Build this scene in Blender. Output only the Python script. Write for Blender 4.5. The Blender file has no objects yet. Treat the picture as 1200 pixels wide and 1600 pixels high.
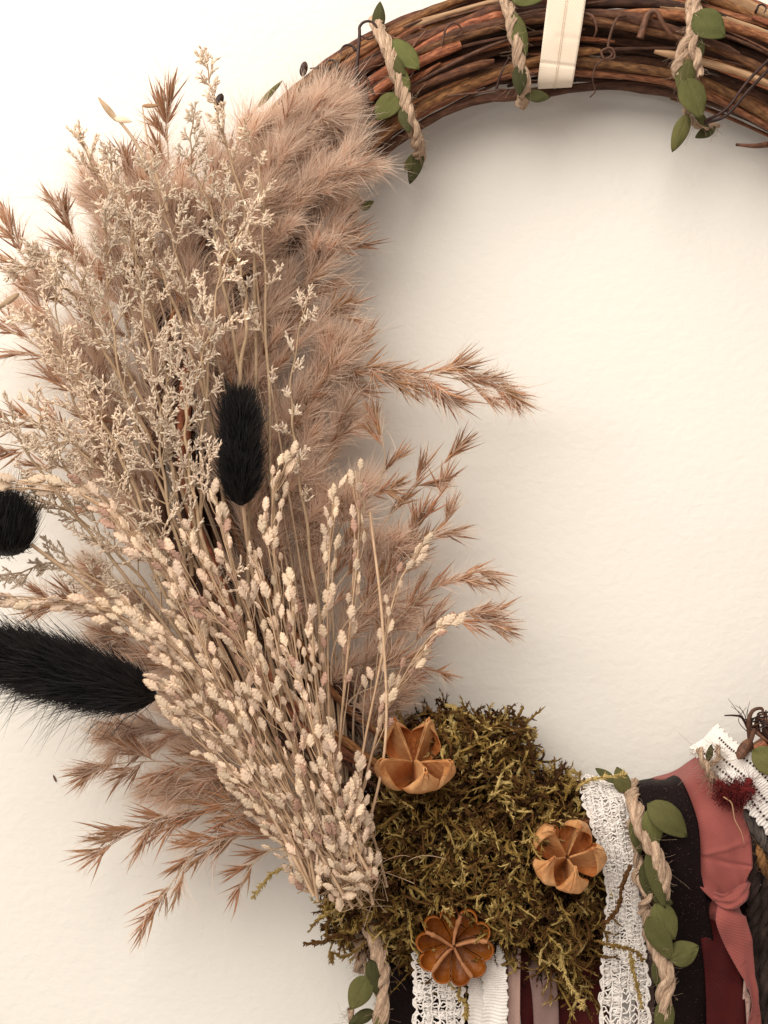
import bpy, math, random
import numpy as np
from mathutils import Vector, Matrix
random.seed(11); rng = np.random.default_rng(11)
SC = bpy.context.scene; COL = SC.collection
S = 0.00032            # metres per pixel-unit on the wall plane
D = 2200.0             # camera distance from the wall in the same units
R = math.radians

# ------------------------------------------------------------------ camera
cd = bpy.data.cameras.new('camera'); cam = bpy.data.objects.new('camera', cd); COL.objects.link(cam)
cam.location = (0, -D*S, 0); cam.rotation_euler = (R(90), 0, 0)
cd.sensor_fit = 'HORIZONTAL'; cd.sensor_width = 36; cd.lens = 36*D/1200
cd.clip_start = 0.02; cd.clip_end = 50
SC.camera = cam
# ------------------------------------------------------------------ light
w = bpy.data.worlds.new('World'); SC.world = w; w.use_nodes = True
w.node_tree.nodes['Background'].inputs[0].default_value = (1.0, .89, .805, 1)
w.node_tree.nodes['Background'].inputs[1].default_value = 0.56
def area(name, loc, target, size, power, col):
    l = bpy.data.lights.new(name, 'AREA'); l.shape = 'RECTANGLE'; l.size, l.size_y = size
    l.energy = power; l.color = col
    o = bpy.data.objects.new(name, l); COL.objects.link(o); o.location = loc
    o.rotation_euler = (Vector(target)-Vector(loc)).to_track_quat('-Z', 'Y').to_euler(); return o
area('window_light', (-.50, -.95, .80), (-.04, 0, .02), (1.4, 1.4), 28.5, (1.0, .952, .872))
SC.view_settings.view_transform = 'Standard'; SC.view_settings.look = 'None'
SC.view_settings.exposure = 0.0; SC.view_settings.gamma = 1.0

# ------------------------------------------------------------------ geometry helpers
def P(px, py, d=0.0):
    k = (D-d)/D
    return np.array([(px-600)*k, -d, (800-py)*k], float)
def nrm(a):
    a = np.asarray(a, float); return a/np.maximum(np.linalg.norm(a, axis=-1, keepdims=True), 1e-9)
def smooth(pts, n):
    """Catmull-Rom through the points"""
    p = np.asarray(pts, float); p = np.vstack([2*p[0]-p[1], p, 2*p[-1]-p[-2]])
    m = len(p)-3; out = []
    for q in np.linspace(0, m-1e-6, n):
        i = int(q); t = q-i; a, b, c, d = p[i:i+4]
        out.append(.5*((2*b)+(-a+c)*t+(2*a-5*b+4*c-d)*t*t+(-a+3*b-3*c+d)*t**3))
    return np.array(out)
def path(pts, n):
    return smooth([P(*q) for q in pts], n)
def mtubes(paths, radii, sides=4, ref=None, flat=1.0, uv=False):
    p = np.asarray(paths, float)
    if p.ndim == 2: p = p[None]
    n, k, _ = p.shape
    r = np.broadcast_to(np.asarray(radii, float), (n, k))
    t = nrm(np.gradient(p, axis=1))
    if ref is None: ref = rng.normal(size=(n, 3))
    ref = np.broadcast_to(np.asarray(ref, float), (n, 3))
    s = nrm(np.cross(t, ref[:, None, :])); b = np.cross(t, s)
    if sides == 2 and not uv:
        V = np.stack([p-s*r[..., None], p+s*r[..., None]], 2); m = 2
    else:
        m = sides+1 if uv else sides
        a = np.arange(m)*2*math.pi/sides
        V = p[:, :, None, :]+r[..., None, None]*(np.cos(a)[None, None, :, None]*s[:, :, None, :]+flat*np.sin(a)[None, None, :, None]*b[:, :, None, :])
    idx = np.arange(n*k*m).reshape(n, k, m)
    if sides == 2 or uv:
        A = idx[:, :-1, :-1]; B = idx[:, :-1, 1:]; C = idx[:, 1:, 1:]; E = idx[:, 1:, :-1]
    else:
        nx = np.roll(idx, -1, axis=2)
        A = idx[:, :-1]; B = nx[:, :-1]; C = nx[:, 1:]; E = idx[:, 1:]
    Q = np.stack([A, B, C, E], -1).reshape(-1, 4)
    V = V.reshape(-1, 3)
    if uv:
        L = np.concatenate([np.zeros((n, 1)), np.cumsum(np.linalg.norm(np.diff(p, axis=1), axis=-1), 1)], 1)
        UV = np.stack([np.broadcast_to(np.arange(m)/sides, (n, k, m)), np.broadcast_to(L[..., None], (n, k, m))], -1).reshape(-1, 2)
        return V, Q, UV
    return V, Q
class MB:
    def __init__(s): s.V = []; s.F = []; s.M = []; s.T = []; s.U = []; s.n = 0
    def add(s, V, Q, mat=0, tint=0.5, uv=None):
        V = np.asarray(V, float); Q = np.asarray(Q, int)
        s.V.append(V); s.F.append(Q+s.n); s.M.append(np.full(len(Q), mat))
        s.T.append(np.broadcast_to(np.asarray(tint, float), (len(V),)) if np.ndim(tint) < 2 else tint)
        s.U.append(uv if uv is not None else V[:, [0, 2]]); s.n += len(V); return s
    def mesh(s, name, mats, origin=(0, 0, 0), scale=S, smoothf=True):
        V = (np.vstack(s.V)-np.asarray(origin))*scale
        F = np.vstack(s.F); M = np.concatenate(s.M); T = np.concatenate(s.T); U = np.vstack(s.U)
        me = bpy.data.meshes.new(name); nf = len(F)
        me.vertices.add(len(V)); me.vertices.foreach_set('co', V.astype('f').ravel())
        me.loops.add(nf*4); me.loops.foreach_set('vertex_index', F.astype('i').ravel())
        me.polygons.add(nf); me.polygons.foreach_set('loop_start', np.arange(0, nf*4, 4, dtype='i'))
        me.polygons.foreach_set('material_index', M.astype('i'))
        me.polygons.foreach_set('use_smooth', np.full(nf, smoothf))
        a = me.attributes.new('tint', 'FLOAT', 'POINT'); a.data.foreach_set('value', T.astype('f'))
        l = me.uv_layers.new(name='UVMap'); l.data.foreach_set('uv', U[F.ravel()].astype('f').ravel())
        for m in (mats if isinstance(mats, (list, tuple)) else [mats]): me.materials.append(m)
        me.update(calc_edges=True); return me
    def build(s, name, mats, parent=None, kind=None, smoothf=True, label=None):
        o = bpy.data.objects.new(name, s.mesh(name, mats, LOC.get(parent.name, (0, 0, 0)) if parent else (0, 0, 0), S, smoothf))
        COL.objects.link(o)
        if parent: o.parent = parent; LOC[o.name] = LOC.get(parent.name, (0, 0, 0))
        if kind: o['kind'] = kind
        if label: o['label'] = label
        return o
LOC = {}
def thing(name, label, cat, loc, group=None):
    o = bpy.data.objects.new(name, None); COL.objects.link(o)
    o.empty_display_size = .01; loc = np.asarray(loc, float)
    o.location = loc*S; LOC[o.name] = loc; o['label'] = label; o['category'] = cat
    if group: o['group'] = group
    return o
def basis(z, roll=0.0, up=(0, -1, 0)):
    """rotation with local Z along z, local Y (the face) turned toward up, rolled"""
    z = nrm(z); up = np.asarray(up, float)
    if abs(np.dot(z, up)) > .97: up = np.array([1., 0, 0])
    x = nrm(np.cross(up, z)); y = np.cross(z, x)
    c, s_ = math.cos(roll), math.sin(roll)
    return np.stack([x*c+y*s_, -x*s_+y*c, z], 1)
def inst(name, me, parent, pos, z, scale, roll=0.0, xs=1.0):
    o = bpy.data.objects.new(name, me); COL.objects.link(o); o.parent = parent
    B = basis(z, roll)*np.array([scale*xs, scale*xs, scale])
    m = Matrix.Identity(4)
    for i in range(3):
        for j in range(3): m[i][j] = B[i, j]
        m[i][3] = (pos[i]-LOC[parent.name][i])*S
    o.matrix_local = m; return o

# ------------------------------------------------------------------ materials
def mat(name, cols, scale=60, rough=.7, bump=.3, bscale=None, transl=0.0, var=.25, coord='Object', stretch=(1, 1, 1),
        tintmode=False, spec=.3, sheen=0.0, hue=.0, detail=4, tcol=None, weave=None):
    m = bpy.data.materials.new(name); m.use_nodes = True; nt = m.node_tree; N = nt.nodes; L = nt.links
    b = N['Principled BSDF']; out = N['Material Output']
    tc = N.new('ShaderNodeTexCoord'); mp = N.new('ShaderNodeMapping'); mp.inputs['Scale'].default_value = stretch
    L.new(tc.outputs[coord], mp.inputs[0])
    no = N.new('ShaderNodeTexNoise'); no.inputs['Scale'].default_value = scale; no.inputs['Detail'].default_value = detail
    no.inputs['Roughness'].default_value = .62
    L.new(mp.outputs[0], no.inputs['Vector'])
    cr = N.new('ShaderNodeValToRGB'); e = cr.color_ramp.elements
    lo, hi = (.0, 1.) if tintmode else (.3, .7)
    e[0].position = lo; e[1].position = hi; e[0].color = (*cols[0], 1); e[1].color = (*cols[-1], 1)
    for i, c in enumerate(cols[1:-1]):
        q = e.new(lo+(hi-lo)*(i+1)/(len(cols)-1)); q.color = (*c, 1)
    if tintmode:
        at = N.new('ShaderNodeAttribute'); at.attribute_name = 'tint'
        ad = N.new('ShaderNodeMath'); ad.operation = 'MULTIPLY_ADD'; L.new(no.outputs[0], ad.inputs[0])
        ad.inputs[1].default_value = .35
        sb = N.new('ShaderNodeMath'); sb.operation = 'SUBTRACT'; sb.inputs[1].default_value = .175
        L.new(at.outputs['Fac'], sb.inputs[0]); L.new(sb.outputs[0], ad.inputs[2]); L.new(ad.outputs[0], cr.inputs[0])
    else: L.new(no.outputs[0], cr.inputs[0])
    oi = N.new('ShaderNodeObjectInfo'); mr = N.new('ShaderNodeMapRange')
    mr.inputs['To Min'].default_value = 1-var; mr.inputs['To Max'].default_value = 1+var
    L.new(oi.outputs['Random'], mr.inputs['Value'])
    hs = N.new('ShaderNodeHueSaturation'); L.new(cr.outputs[0], hs.inputs['Color']); L.new(mr.outputs[0], hs.inputs['Value'])
    if hue:
        m2 = N.new('ShaderNodeMath'); m2.operation = 'MULTIPLY'; m2.inputs[1].default_value = 7.31
        fr = N.new('ShaderNodeMath'); fr.operation = 'FRACT'; L.new(oi.outputs['Random'], m2.inputs[0]); L.new(m2.outputs[0], fr.inputs[0])
        m3 = N.new('ShaderNodeMapRange'); m3.inputs['To Min'].default_value = .5-hue; m3.inputs['To Max'].default_value = .5+hue
        L.new(fr.outputs[0], m3.inputs['Value']); L.new(m3.outputs[0], hs.inputs['Hue'])
    L.new(hs.outputs[0], b.inputs['Base Color'])
    b.inputs['Roughness'].default_value = rough; b.inputs['Specular IOR Level'].default_value = spec
    if sheen: b.inputs['Sheen Weight'].default_value = sheen
    if bump:
        bp = N.new('ShaderNodeBump'); bp.inputs['Strength'].default_value = bump; bp.inputs['Distance'].default_value = .0012
        src = no.outputs[0]
        if weave:
            wv = N.new('ShaderNodeTexWave'); wv.inputs['Scale'].default_value = weave; wv.bands_direction = 'DIAGONAL'
            L.new(tc.outputs['UV'], wv.inputs[0]); src = wv.outputs[0]; bp.inputs['Distance'].default_value = .00035
        elif bscale:
            n2 = N.new('ShaderNodeTexNoise'); n2.inputs['Scale'].default_value = bscale; n2.inputs['Detail'].default_value = 5
            L.new(mp.outputs[0], n2.inputs['Vector']); src = n2.outputs[0]
        L.new(src, bp.inputs['Height']); L.new(bp.outputs[0], b.inputs['Normal'])
    if transl:
        tr = N.new('ShaderNodeBsdfTranslucent'); mx = N.new('ShaderNodeMixShader'); mx.inputs[0].default_value = transl
        L.new(hs.outputs[0], tr.inputs[0]); L.new(b.outputs[0], mx.inputs[1]); L.new(tr.outputs[0], mx.inputs[2])
        L.new(mx.outputs[0], out.inputs['Surface'])
    return m
M_bark = mat('vine_bark', [(.045, .014, .006), (.22, .08, .03), (.45, .20, .085)], scale=1.0, coord='UV', stretch=(9, .05, 1), rough=.68, bump=1.0, var=.5, spec=.35, hue=.012, detail=8)
M_barkd = mat('vine_bark_dark', [(.02, .008, .005), (.075, .03, .016), (.14, .065, .035)], scale=1.0, coord='UV', stretch=(6, .035, 1), rough=.75, bump=.8, var=.4, detail=8)
M_barkl = mat('vine_peeled', [(.26, .13, .06), (.44, .26, .14), (.56, .37, .22)], scale=1.0, coord='UV', stretch=(6, .02, 1), rough=.55, bump=.6, var=.15, detail=8)
M_tend = mat('tendril', [(.05, .02, .012), (.17, .075, .04)], scale=300, rough=.6, bump=.2, var=.3)
M_tendd = mat('tendril_dark', [(.015, .006, .005), (.05, .02, .014)], scale=300, rough=.5, bump=.2, var=.3)
M_jute = mat('jute', [(.30, .18, .11), (.55, .38, .26), (.70, .52, .38)], scale=1.0, coord='UV', stretch=(9, .06, 1), rough=.9, bump=.8, var=.1, detail=8)
M_leaf = mat('fabric_leaf', [(.105, .105, .032), (.165, .16, .055)], scale=45, rough=.8, bump=.35, bscale=1400, transl=.2, var=.22, hue=.015, spec=.2)
M_leafd = mat('fabric_leaf_dark', [(.045, .045, .014), (.09, .085, .027)], scale=45, rough=.8, bump=.35, bscale=1400, transl=.1, var=.2)
M_hair = mat('plume_hair', [(.72, .535, .415), (.95, .80, .67)], scale=40, rough=.8, bump=0, transl=.42, var=.14, spec=.2)
M_glume = mat('reed_glume', [(.34, .15, .07), (.62, .35, .20)], scale=120, rough=.65, bump=0, transl=.25, var=.28, hue=.008)
M_reedstem = mat('reed_stem', [(.38, .26, .16), (.55, .40, .28)], scale=120, rough=.6, bump=.1, transl=.0, var=.2)
M_flor = mat('statice_floret', [(.64, .46, .34), (.97, .86, .70)], scale=160, rough=.75, bump=0, transl=.3, var=.12, tintmode=True)
M_flstem = mat('statice_stem', [(.30, .20, .12), (.50, .35, .22)], scale=160, rough=.75, bump=.1, var=.15)
M_oat = mat('oat_scale', [(.70, .50, .35), (.94, .78, .60)], scale=120, rough=.6, bump=.25, bscale=500, transl=.22, var=.16, hue=.008)
M_oatm = mat('oat_scale_mauve', [(.40, .215, .15), (.66, .44, .33)], scale=100, rough=.6, bump=.25, bscale=500, transl=.2, var=.2)
M_oatstem = mat('oat_stem', [(.42, .27, .16), (.62, .43, .28)], scale=200, rough=.55, bump=0, var=.2)
M_fur = mat('black_fur', [(.006, .006, .007), (.020, .016, .016)], scale=80, rough=.55, bump=0, var=.1, spec=.35)
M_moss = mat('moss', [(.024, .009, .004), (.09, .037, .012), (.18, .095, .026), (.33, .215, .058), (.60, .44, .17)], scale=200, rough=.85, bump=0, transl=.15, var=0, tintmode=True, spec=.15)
M_pod = mat('pod_skin', [(.30, .085, .02), (.55, .19, .05), (.68, .30, .10)], scale=130, rough=.55, bump=.7, bscale=420, transl=.12, var=.08, spec=.4)
M_podin = mat('pod_lining', [(.55, .22, .07), (.80, .45, .20)], scale=110, rough=.5, bump=.6, bscale=380, transl=.15, var=.08, spec=.4)
M_pod3 = mat('pod_skin_dark', [(.20, .045, .005), (.36, .105, .012), (.46, .16, .025)], scale=60, rough=.42, bump=.7, bscale=380, transl=.12, var=.15, spec=.4)
M_podrib = mat('pod_rib', [(.24, .085, .03), (.44, .20, .085)], scale=120, rough=.6, bump=.3, var=.1)
M_cream = mat('cream_grosgrain', [(.74, .60, .46), (.82, .69, .55)], scale=50, rough=.6, bump=.35, weave=.12, var=0, transl=.08, sheen=.2)
M_lace = mat('white_lace', [(.80, .73, .67), (.92, .87, .82)], scale=200, rough=.9, bump=.4, bscale=1500, var=.06)
M_rose = mat('rose_ribbon', [(.235, .060, .050), (.32, .085, .072)], scale=30, rough=.8, bump=.35, weave=.12, var=0, sheen=.15, spec=.2)
M_black = mat('black_ribbon', [(.004, .0008, .0008), (.009, .002, .002)], scale=200, rough=.7, bump=.5, bscale=900, var=.2, spec=.15)
M_maroon = mat('maroon_ribbon', [(.045, .003, .003), (.085, .007, .006)], scale=40, rough=.7, bump=.3, weave=.09, var=.1, spec=.2)
M_mauve = mat('mauve_satin', [(.20, .12, .105), (.30, .19, .17)], scale=30, rough=.5, bump=.2, weave=.09, var=.1)
M_pink = mat('pink_satin', [(.46, .29, .24), (.55, .37, .31)], scale=30, rough=.4, bump=.2, weave=.1, var=.05)
M_tan = mat('tan_ribbon', [(.26, .11, .055), (.34, .16, .085)], scale=30, rough=.6, bump=.2, weave=.1, var=.05)
M_wine = mat('wine_yarn', [(.09, .008, .008), (.19, .02, .018)], scale=200, rough=.95, bump=.2, var=.1)
M_dkyarn = mat('charcoal_yarn', [(.012, .006, .005), (.05, .03, .024)], scale=150, rough=.95, bump=.3, var=.2)
M_grey = mat('grey_yarn', [(.07, .055, .048), (.16, .13, .11)], scale=150, rough=.95, bump=.3, var=.1)

# ------------------------------------------------------------------ wall
wm = bpy.data.materials.new('painted_wall'); wm.use_nodes = True; nt = wm.node_tree; N = nt.nodes; L = nt.links
b = N['Principled BSDF']; b.inputs['Roughness'].default_value = .6; b.inputs['Specular IOR Level'].default_value = .25
tc = N.new('ShaderNodeTexCoord')
n1 = N.new('ShaderNodeTexNoise'); n1.inputs['Scale'].default_value = 190; n1.inputs['Detail'].default_value = 3; n1.inputs['Distortion'].default_value = .4
n2 = N.new('ShaderNodeTexNoise'); n2.inputs['Scale'].default_value = 30; n2.inputs['Detail'].default_value = 3
n3 = N.new('ShaderNodeTexNoise'); n3.inputs['Scale'].default_value = 6; n3.inputs['Detail'].default_value = 4
mpw = N.new('ShaderNodeMapping'); mpw.inputs['Scale'].default_value = (1, 1, 1.25); L.new(tc.outputs['Object'], mpw.inputs[0])
for q in (n1, n2, n3): L.new(mpw.outputs[0], q.inputs['Vector'])
mx = N.new('ShaderNodeMath'); mx.operation = 'MULTIPLY_ADD'; mx.inputs[1].default_value = 1.1
L.new(n2.outputs[0], mx.inputs[0]); L.new(n1.outputs[0], mx.inputs[2])
bp = N.new('ShaderNodeBump'); bp.inputs['Strength'].default_value = .36; bp.inputs['Distance'].default_value = .0009
L.new(mx.outputs[0], bp.inputs['Height']); L.new(bp.outputs[0], b.inputs['Normal'])
cr = N.new('ShaderNodeValToRGB'); cr.color_ramp.elements[0].color = (.80, .76, .695, 1); cr.color_ramp.elements[1].color = (.84, .80, .735, 1)
cr.color_ramp.elements[0].position = .3; cr.color_ramp.elements[1].position = .7
L.new(n3.outputs[0], cr.inputs[0]); L.new(cr.outputs[0], b.inputs['Base Color'])
mb = MB()
x0 = 4200
mb.add([(-x0, 0, -x0), (x0, 0, -x0), (x0, 0, x0), (-x0, 0, x0)], [(0, 1, 2, 3)])
mb.build('wall', wm, kind='structure', smoothf=False)

# ------------------------------------------------------------------ grapevine wreath
CEN = P(930, 680, 75); KR = (D-75)/D
wr = thing('grapevine_wreath', 'large round wreath of twisted brown grapevine hung on the pale wall', 'wreath', CEN)
def ringpt(a, rad, dep):
    """a measured clockwise from the top; rad and depth in px"""
    a = np.asarray(a, float)
    return np.stack([CEN[0]+rad*KR*np.sin(a), np.full_like(a, 0)-dep, CEN[2]+rad*KR*np.cos(a)], -1)
def vine(a0, a1, phi, fac, r, m, twist=.5, name='vine', sides=9):
    if fac > .7 and name == 'vine':
        if R(150) < a0 % TWO < R(184): a0 += .75
        if R(150) < a1 % TWO < R(184): a1 += .75
    n = max(14, int(abs(a1-a0)*34)); t = np.linspace(0, 1, n); a = a0+(a1-a0)*t
    f = fac+.05*np.sin(a*3.1+phi*5)+.03*np.sin(a*9+phi*3); ph = phi+twist*(a-(a0+a1)/2)+.10*np.sin(a*4+phi*7)
    rad = 628+84*f*np.cos(ph)+2.5*np.sin(a*14+phi*9); dep = 75+62*f*np.sin(ph)
    rr = r*(1+.10*np.sin(a*17+phi*4)+.06*rng.normal(size=n)); rr *= np.clip(np.minimum(t, 1-t)*60+.55, .5, 1); rr *= 1+.28*np.exp(-((a*5+phi*3) % 2.1-1)**2*60)
    V, Q, U = mtubes(ringpt(a, rad, dep), rr, sides, ref=(0, 1, .01), uv=True)
    o = MB().add(V, Q, 0, uv=U).build(name, m, wr); return o
TWO = 2*math.pi
for i in range(26):     # buried dark core
    a0 = rng.uniform(0, TWO); vine(a0, a0+rng.uniform(1.6, 2.8), rng.uniform(0, TWO), rng.uniform(.2, .62), rng.uniform(6, 10), M_barkd, rng.uniform(-.5, .5), sides=7)
for i in range(84):
    a0 = rng.uniform(0, TWO); vine(a0, a0+rng.uniform(1.2, 2.8), i/42*TWO*1.0+rng.uniform(-.1, .1), rng.uniform(.74, .98), rng.choice([3, 3.6, 4.4, 5.2, 6.2, 7.6]), rng.choice([M_bark, M_bark, M_barkd]), rng.uniform(-.4, .4))
# the vines that face the viewer along the top
for (deg0, deg1, phi, r, m, tw) in [(-72, -16, 1.95, 7.5, M_bark, .25), (-60, 5, 1.15, 9.5, M_bark, -.35), (-50, 30, .62, 8, M_bark, .3),
        (-66, 0, 2.35, 8.5, M_bark, -.2), (-40, 45, 2.62, 7, M_bark, .2), (-14, 40, .50, 10.5, M_barkl, -.1), (-26, 60, 1.75, 8, M_bark, .3),
        (0, 70, 1.35, 10, M_bark, -.3), (8, 60, 2.2, 7.5, M_barkl, .2), (-30, 35, 1.0, 6, M_barkl, .45), (-75, -20, .35, 10, M_bark, .1),
        (-80, -25, .9, 8, M_bark, -.1), (-45, 10, .15, 7, M_bark, .2), (-10, 55, 2.9, 9, M_barkd, 0), (10, 75, .2, 8, M_bark, .1), (-60, -8, 2.85, 9, M_barkd, .1),
        (-22, 20, 1.6, 9, M_barkd, .5), (20, 62, 1.05, 6.5, M_bark, .3), (-55, -20, 1.6, 11, M_bark, .1), (90, 190, 1.2, 9, M_bark, .2), (95, 170, 2.0, 8, M_bark, -.2)]:
    vine(R(deg0), R(deg1), phi, .99, r*.74, m, tw)
for i in range(75):     # thin strands and shreds between
    a0 = rng.uniform(-1.3, 1.1); vine(a0, a0+rng.uniform(.15, .7), rng.uniform(.1, 3.0), rng.uniform(.8, 1.02), rng.uniform(1.6, 3.6), rng.choice([M_bark, M_barkd, M_tend]), rng.uniform(-1.2, 1.2), name='twig', sides=5)
def tendril(pts, r, m=M_tend, n=40, name='tendril', parent=wr, taper=True):
    p = path(pts, n); t = np.linspace(0, 1, n); rr = r*(1-.6*t) if taper else np.full(n, r)
    V, Q, U = mtubes(p, rr, 6, ref=(0.1, 1, .05), uv=True); return MB().add(V, Q, uv=U).build(name, m, parent)
def circ(cx, cy, r, a0, a1, d, n=8):
    return [(cx+r*math.cos(R(a)), cy+r*math.sin(R(a)), d) for a in np.linspace(a0, a1, n)]
tendril([(560, 210, 120), (556, 150, 150), (558, 100, 155), (561, 68, 150)]+circ(575, 47, 14, 160, 500, 148, 9), 3.0, M_tendd, 60)
tendril([(560, 76, 140)]+circ(544, 82, 12, -20, -190, 140, 6), 2.6, M_tendd)
tendril([(532, 110, 130)]+circ(518, 104, 10, 20, -220, 140, 6), 2.6, M_tendd)
tendril([(513, 108, 120), (500, 106, 125), (484, 107, 125)], 2.4, M_tendd)
tendril([(570, 130, 140), (575, 170, 150), (562, 140, 150), (572, 110, 150), (600, 100, 145)], 2.4)
tendril([(585, 150, 140), (570, 120, 150), (568, 160, 148), (578, 180, 145)], 2.6)
tendril([(640, 80, 150), (655, 60, 155), (665, 48, 155), (655, 45, 150)], 2.2); tendril([(690, 72, 150), (697, 45, 155), (712, 36, 155), (722, 50, 150), (705, 62, 150)], 2)
tendril([(905, 20, 150), (925, 25, 158), (932, 45, 158), (928, 58, 150)], 2.8)
tendril([(978, 25, 152), (965, 28, 160), (955, 50, 160), (950, 75, 158), (957, 85, 158), (945, 92, 160), (940, 80, 160), (955, 75, 162), (960, 90, 160), (940, 95, 158), (930, 105, 155), (926, 125, 150), (930, 142, 145), (922, 152, 140)], 2.4, n=80)
tendril([(1000, 60, 150), (1012, 25, 155), (1025, 18, 160), (1035, 35, 160), (1050, 55, 155), (1075, 62, 150)], 5.5, M_tend, 50)
tendril([(1180, 20, 120)]+circ(1190, 14, 7, 180, 420, 125, 6), 2, M_tendd)
for k in range(2): tendril([(1215, 80+k*14, 175), (1170, 125+k*16, 175), (1135, 170+k*10, 165), (1100, 190+k*3, 150)], 2.3, M_tendd, taper=False)
tendril([(1205, 225, 100), (1180, 228, 130), (1150, 226, 135)], 5, M_tend)
tendril([(700, 150, 140), (745, 145, 150), (790, 140, 150), (770, 158, 145)], 1.8); tendril([(775, 140, 150), (785, 110, 158), (798, 85, 150)], 2, M_tendd)
# dark buds at the upper rim, and the lower right tendrils
def bud(a, b_, r, m, parent=wr, name='bud'):
    p = smooth([a, .5*(a+b_), b_], 12); t = np.linspace(0, 1, 12)
    V, Q, U = mtubes(p, r*np.sqrt(np.clip(1-(2*t-1)**2, .01, 1)), 10, ref=(1, .2, .1), uv=True); return MB().add(V, Q, uv=U).build(name, m, parent)
bud(P(472, 120, 118), P(477, 96, 118), 6, M_tendd); bud(P(337, 172, 120), P(347, 146, 120), 6.5, M_tendd)
tendril([(352, 215, 110), (342, 190, 115), (338, 170, 120)], 2.2, M_tendd)
tendril([(1176, 1185, 150), (1170, 1135, 160), (1175, 1112, 160), (1190, 1107, 160), (1192, 1118, 160)], 4, M_tend)
tendril([(1172, 1145, 150), (1160, 1122, 160), (1148, 1118, 165), (1132, 1118, 165)], 2.4, M_tendd)
tendril([(1178, 1140, 160), (1172, 1160, 175), (1160, 1178, 185)], 4, M_tend); bud(P(1172, 1155, 180), P(1153, 1186, 192), 8.5, M_tend)
tendril([(1180, 1143, 160), (1195, 1155, 165), (1215, 1168, 160)], 3, M_tend)
for k in range(7):
    q = rng.uniform(-1, 1, 4); tendril([(1172, 1148, 155), (1160+q[0]*8, 1120+q[1]*8, 160), (1155+q[2]*22, 1098+q[3]*10, 160)], .7, M_tendd, 10, 'fibre')
for k in range(16):
    q = rng.uniform(-1, 1, 6); tendril([(1195+q[0]*18, 1150+q[1]*14, 140), (1190+q[2]*20, 1130+q[3]*16, 150), (1205+q[4]*18, 1120+q[5]*14, 150)], 2.2, rng.choice([M_tend, M_tendd]), 10, 'twig')

# ------------------------------------------------------------------ leaves
def leaf(base, tip, width, parent, m=M_leaf, face=(0, -1, .15), cup=.18, curl=.12, fold=.05, name='leaf', nu=12, nv=8, stalk=True):
    base = np.asarray(base, float); tip = np.asarray(tip, float); ax = tip-base; Ln = np.linalg.norm(ax); ax /= Ln
    side = nrm(np.cross(ax, nrm(face))); up = np.cross(side, ax)
    u = np.linspace(0, 1, nu); v = np.linspace(-1, 1, 2*nv+1); U, Vv = np.meshgrid(u, v, indexing='ij')
    wd = width/2*np.sin(np.pi*np.clip(U, .0, 1)**.82)**.75*(1-.10*U)+.3
    ph = rng.uniform(0, 6)
    h = -cup*.6*width*Vv**2*(wd/(width/2))+curl*Ln*(U*(1-U))*2.2-fold*width*np.exp(-(Vv/.09)**2)*(1-U*.6)
    h += .02*width*np.sin(Vv*5+U*9+ph)-.045*width*np.maximum(0, np.cos((U*6.5-np.abs(Vv)*2.0)*2*np.pi))**10*(np.abs(Vv) > .08)
    pts = base+ax*(U*Ln)[..., None]+side*(Vv*wd)[..., None]+up*h[..., None]
    m_ = 2*nv+1; idx = np.arange(nu*m_).reshape(nu, m_)
    Q = np.stack([idx[:-1, :-1], idx[:-1, 1:], idx[1:, 1:], idx[1:, :-1]], -1).reshape(-1, 4)
    thick = up*-1.1
    mb = MB(); mb.add(pts.reshape(-1, 3), Q); mb.add(pts.reshape(-1, 3)+thick, Q[:, ::-1])
    rim = np.concatenate([idx[:, 0], idx[-1, 1:], idx[::-1, -1][1:], idx[0, ::-1][1:]])
    o2 = nu*m_; q2 = np.stack([rim[:-1], rim[1:], rim[1:]+o2, rim[:-1]+o2], -1)
    mb.F.append(q2); mb.M.append(np.zeros(len(q2), int))
    return mb.build(name, m, parent)
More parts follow.
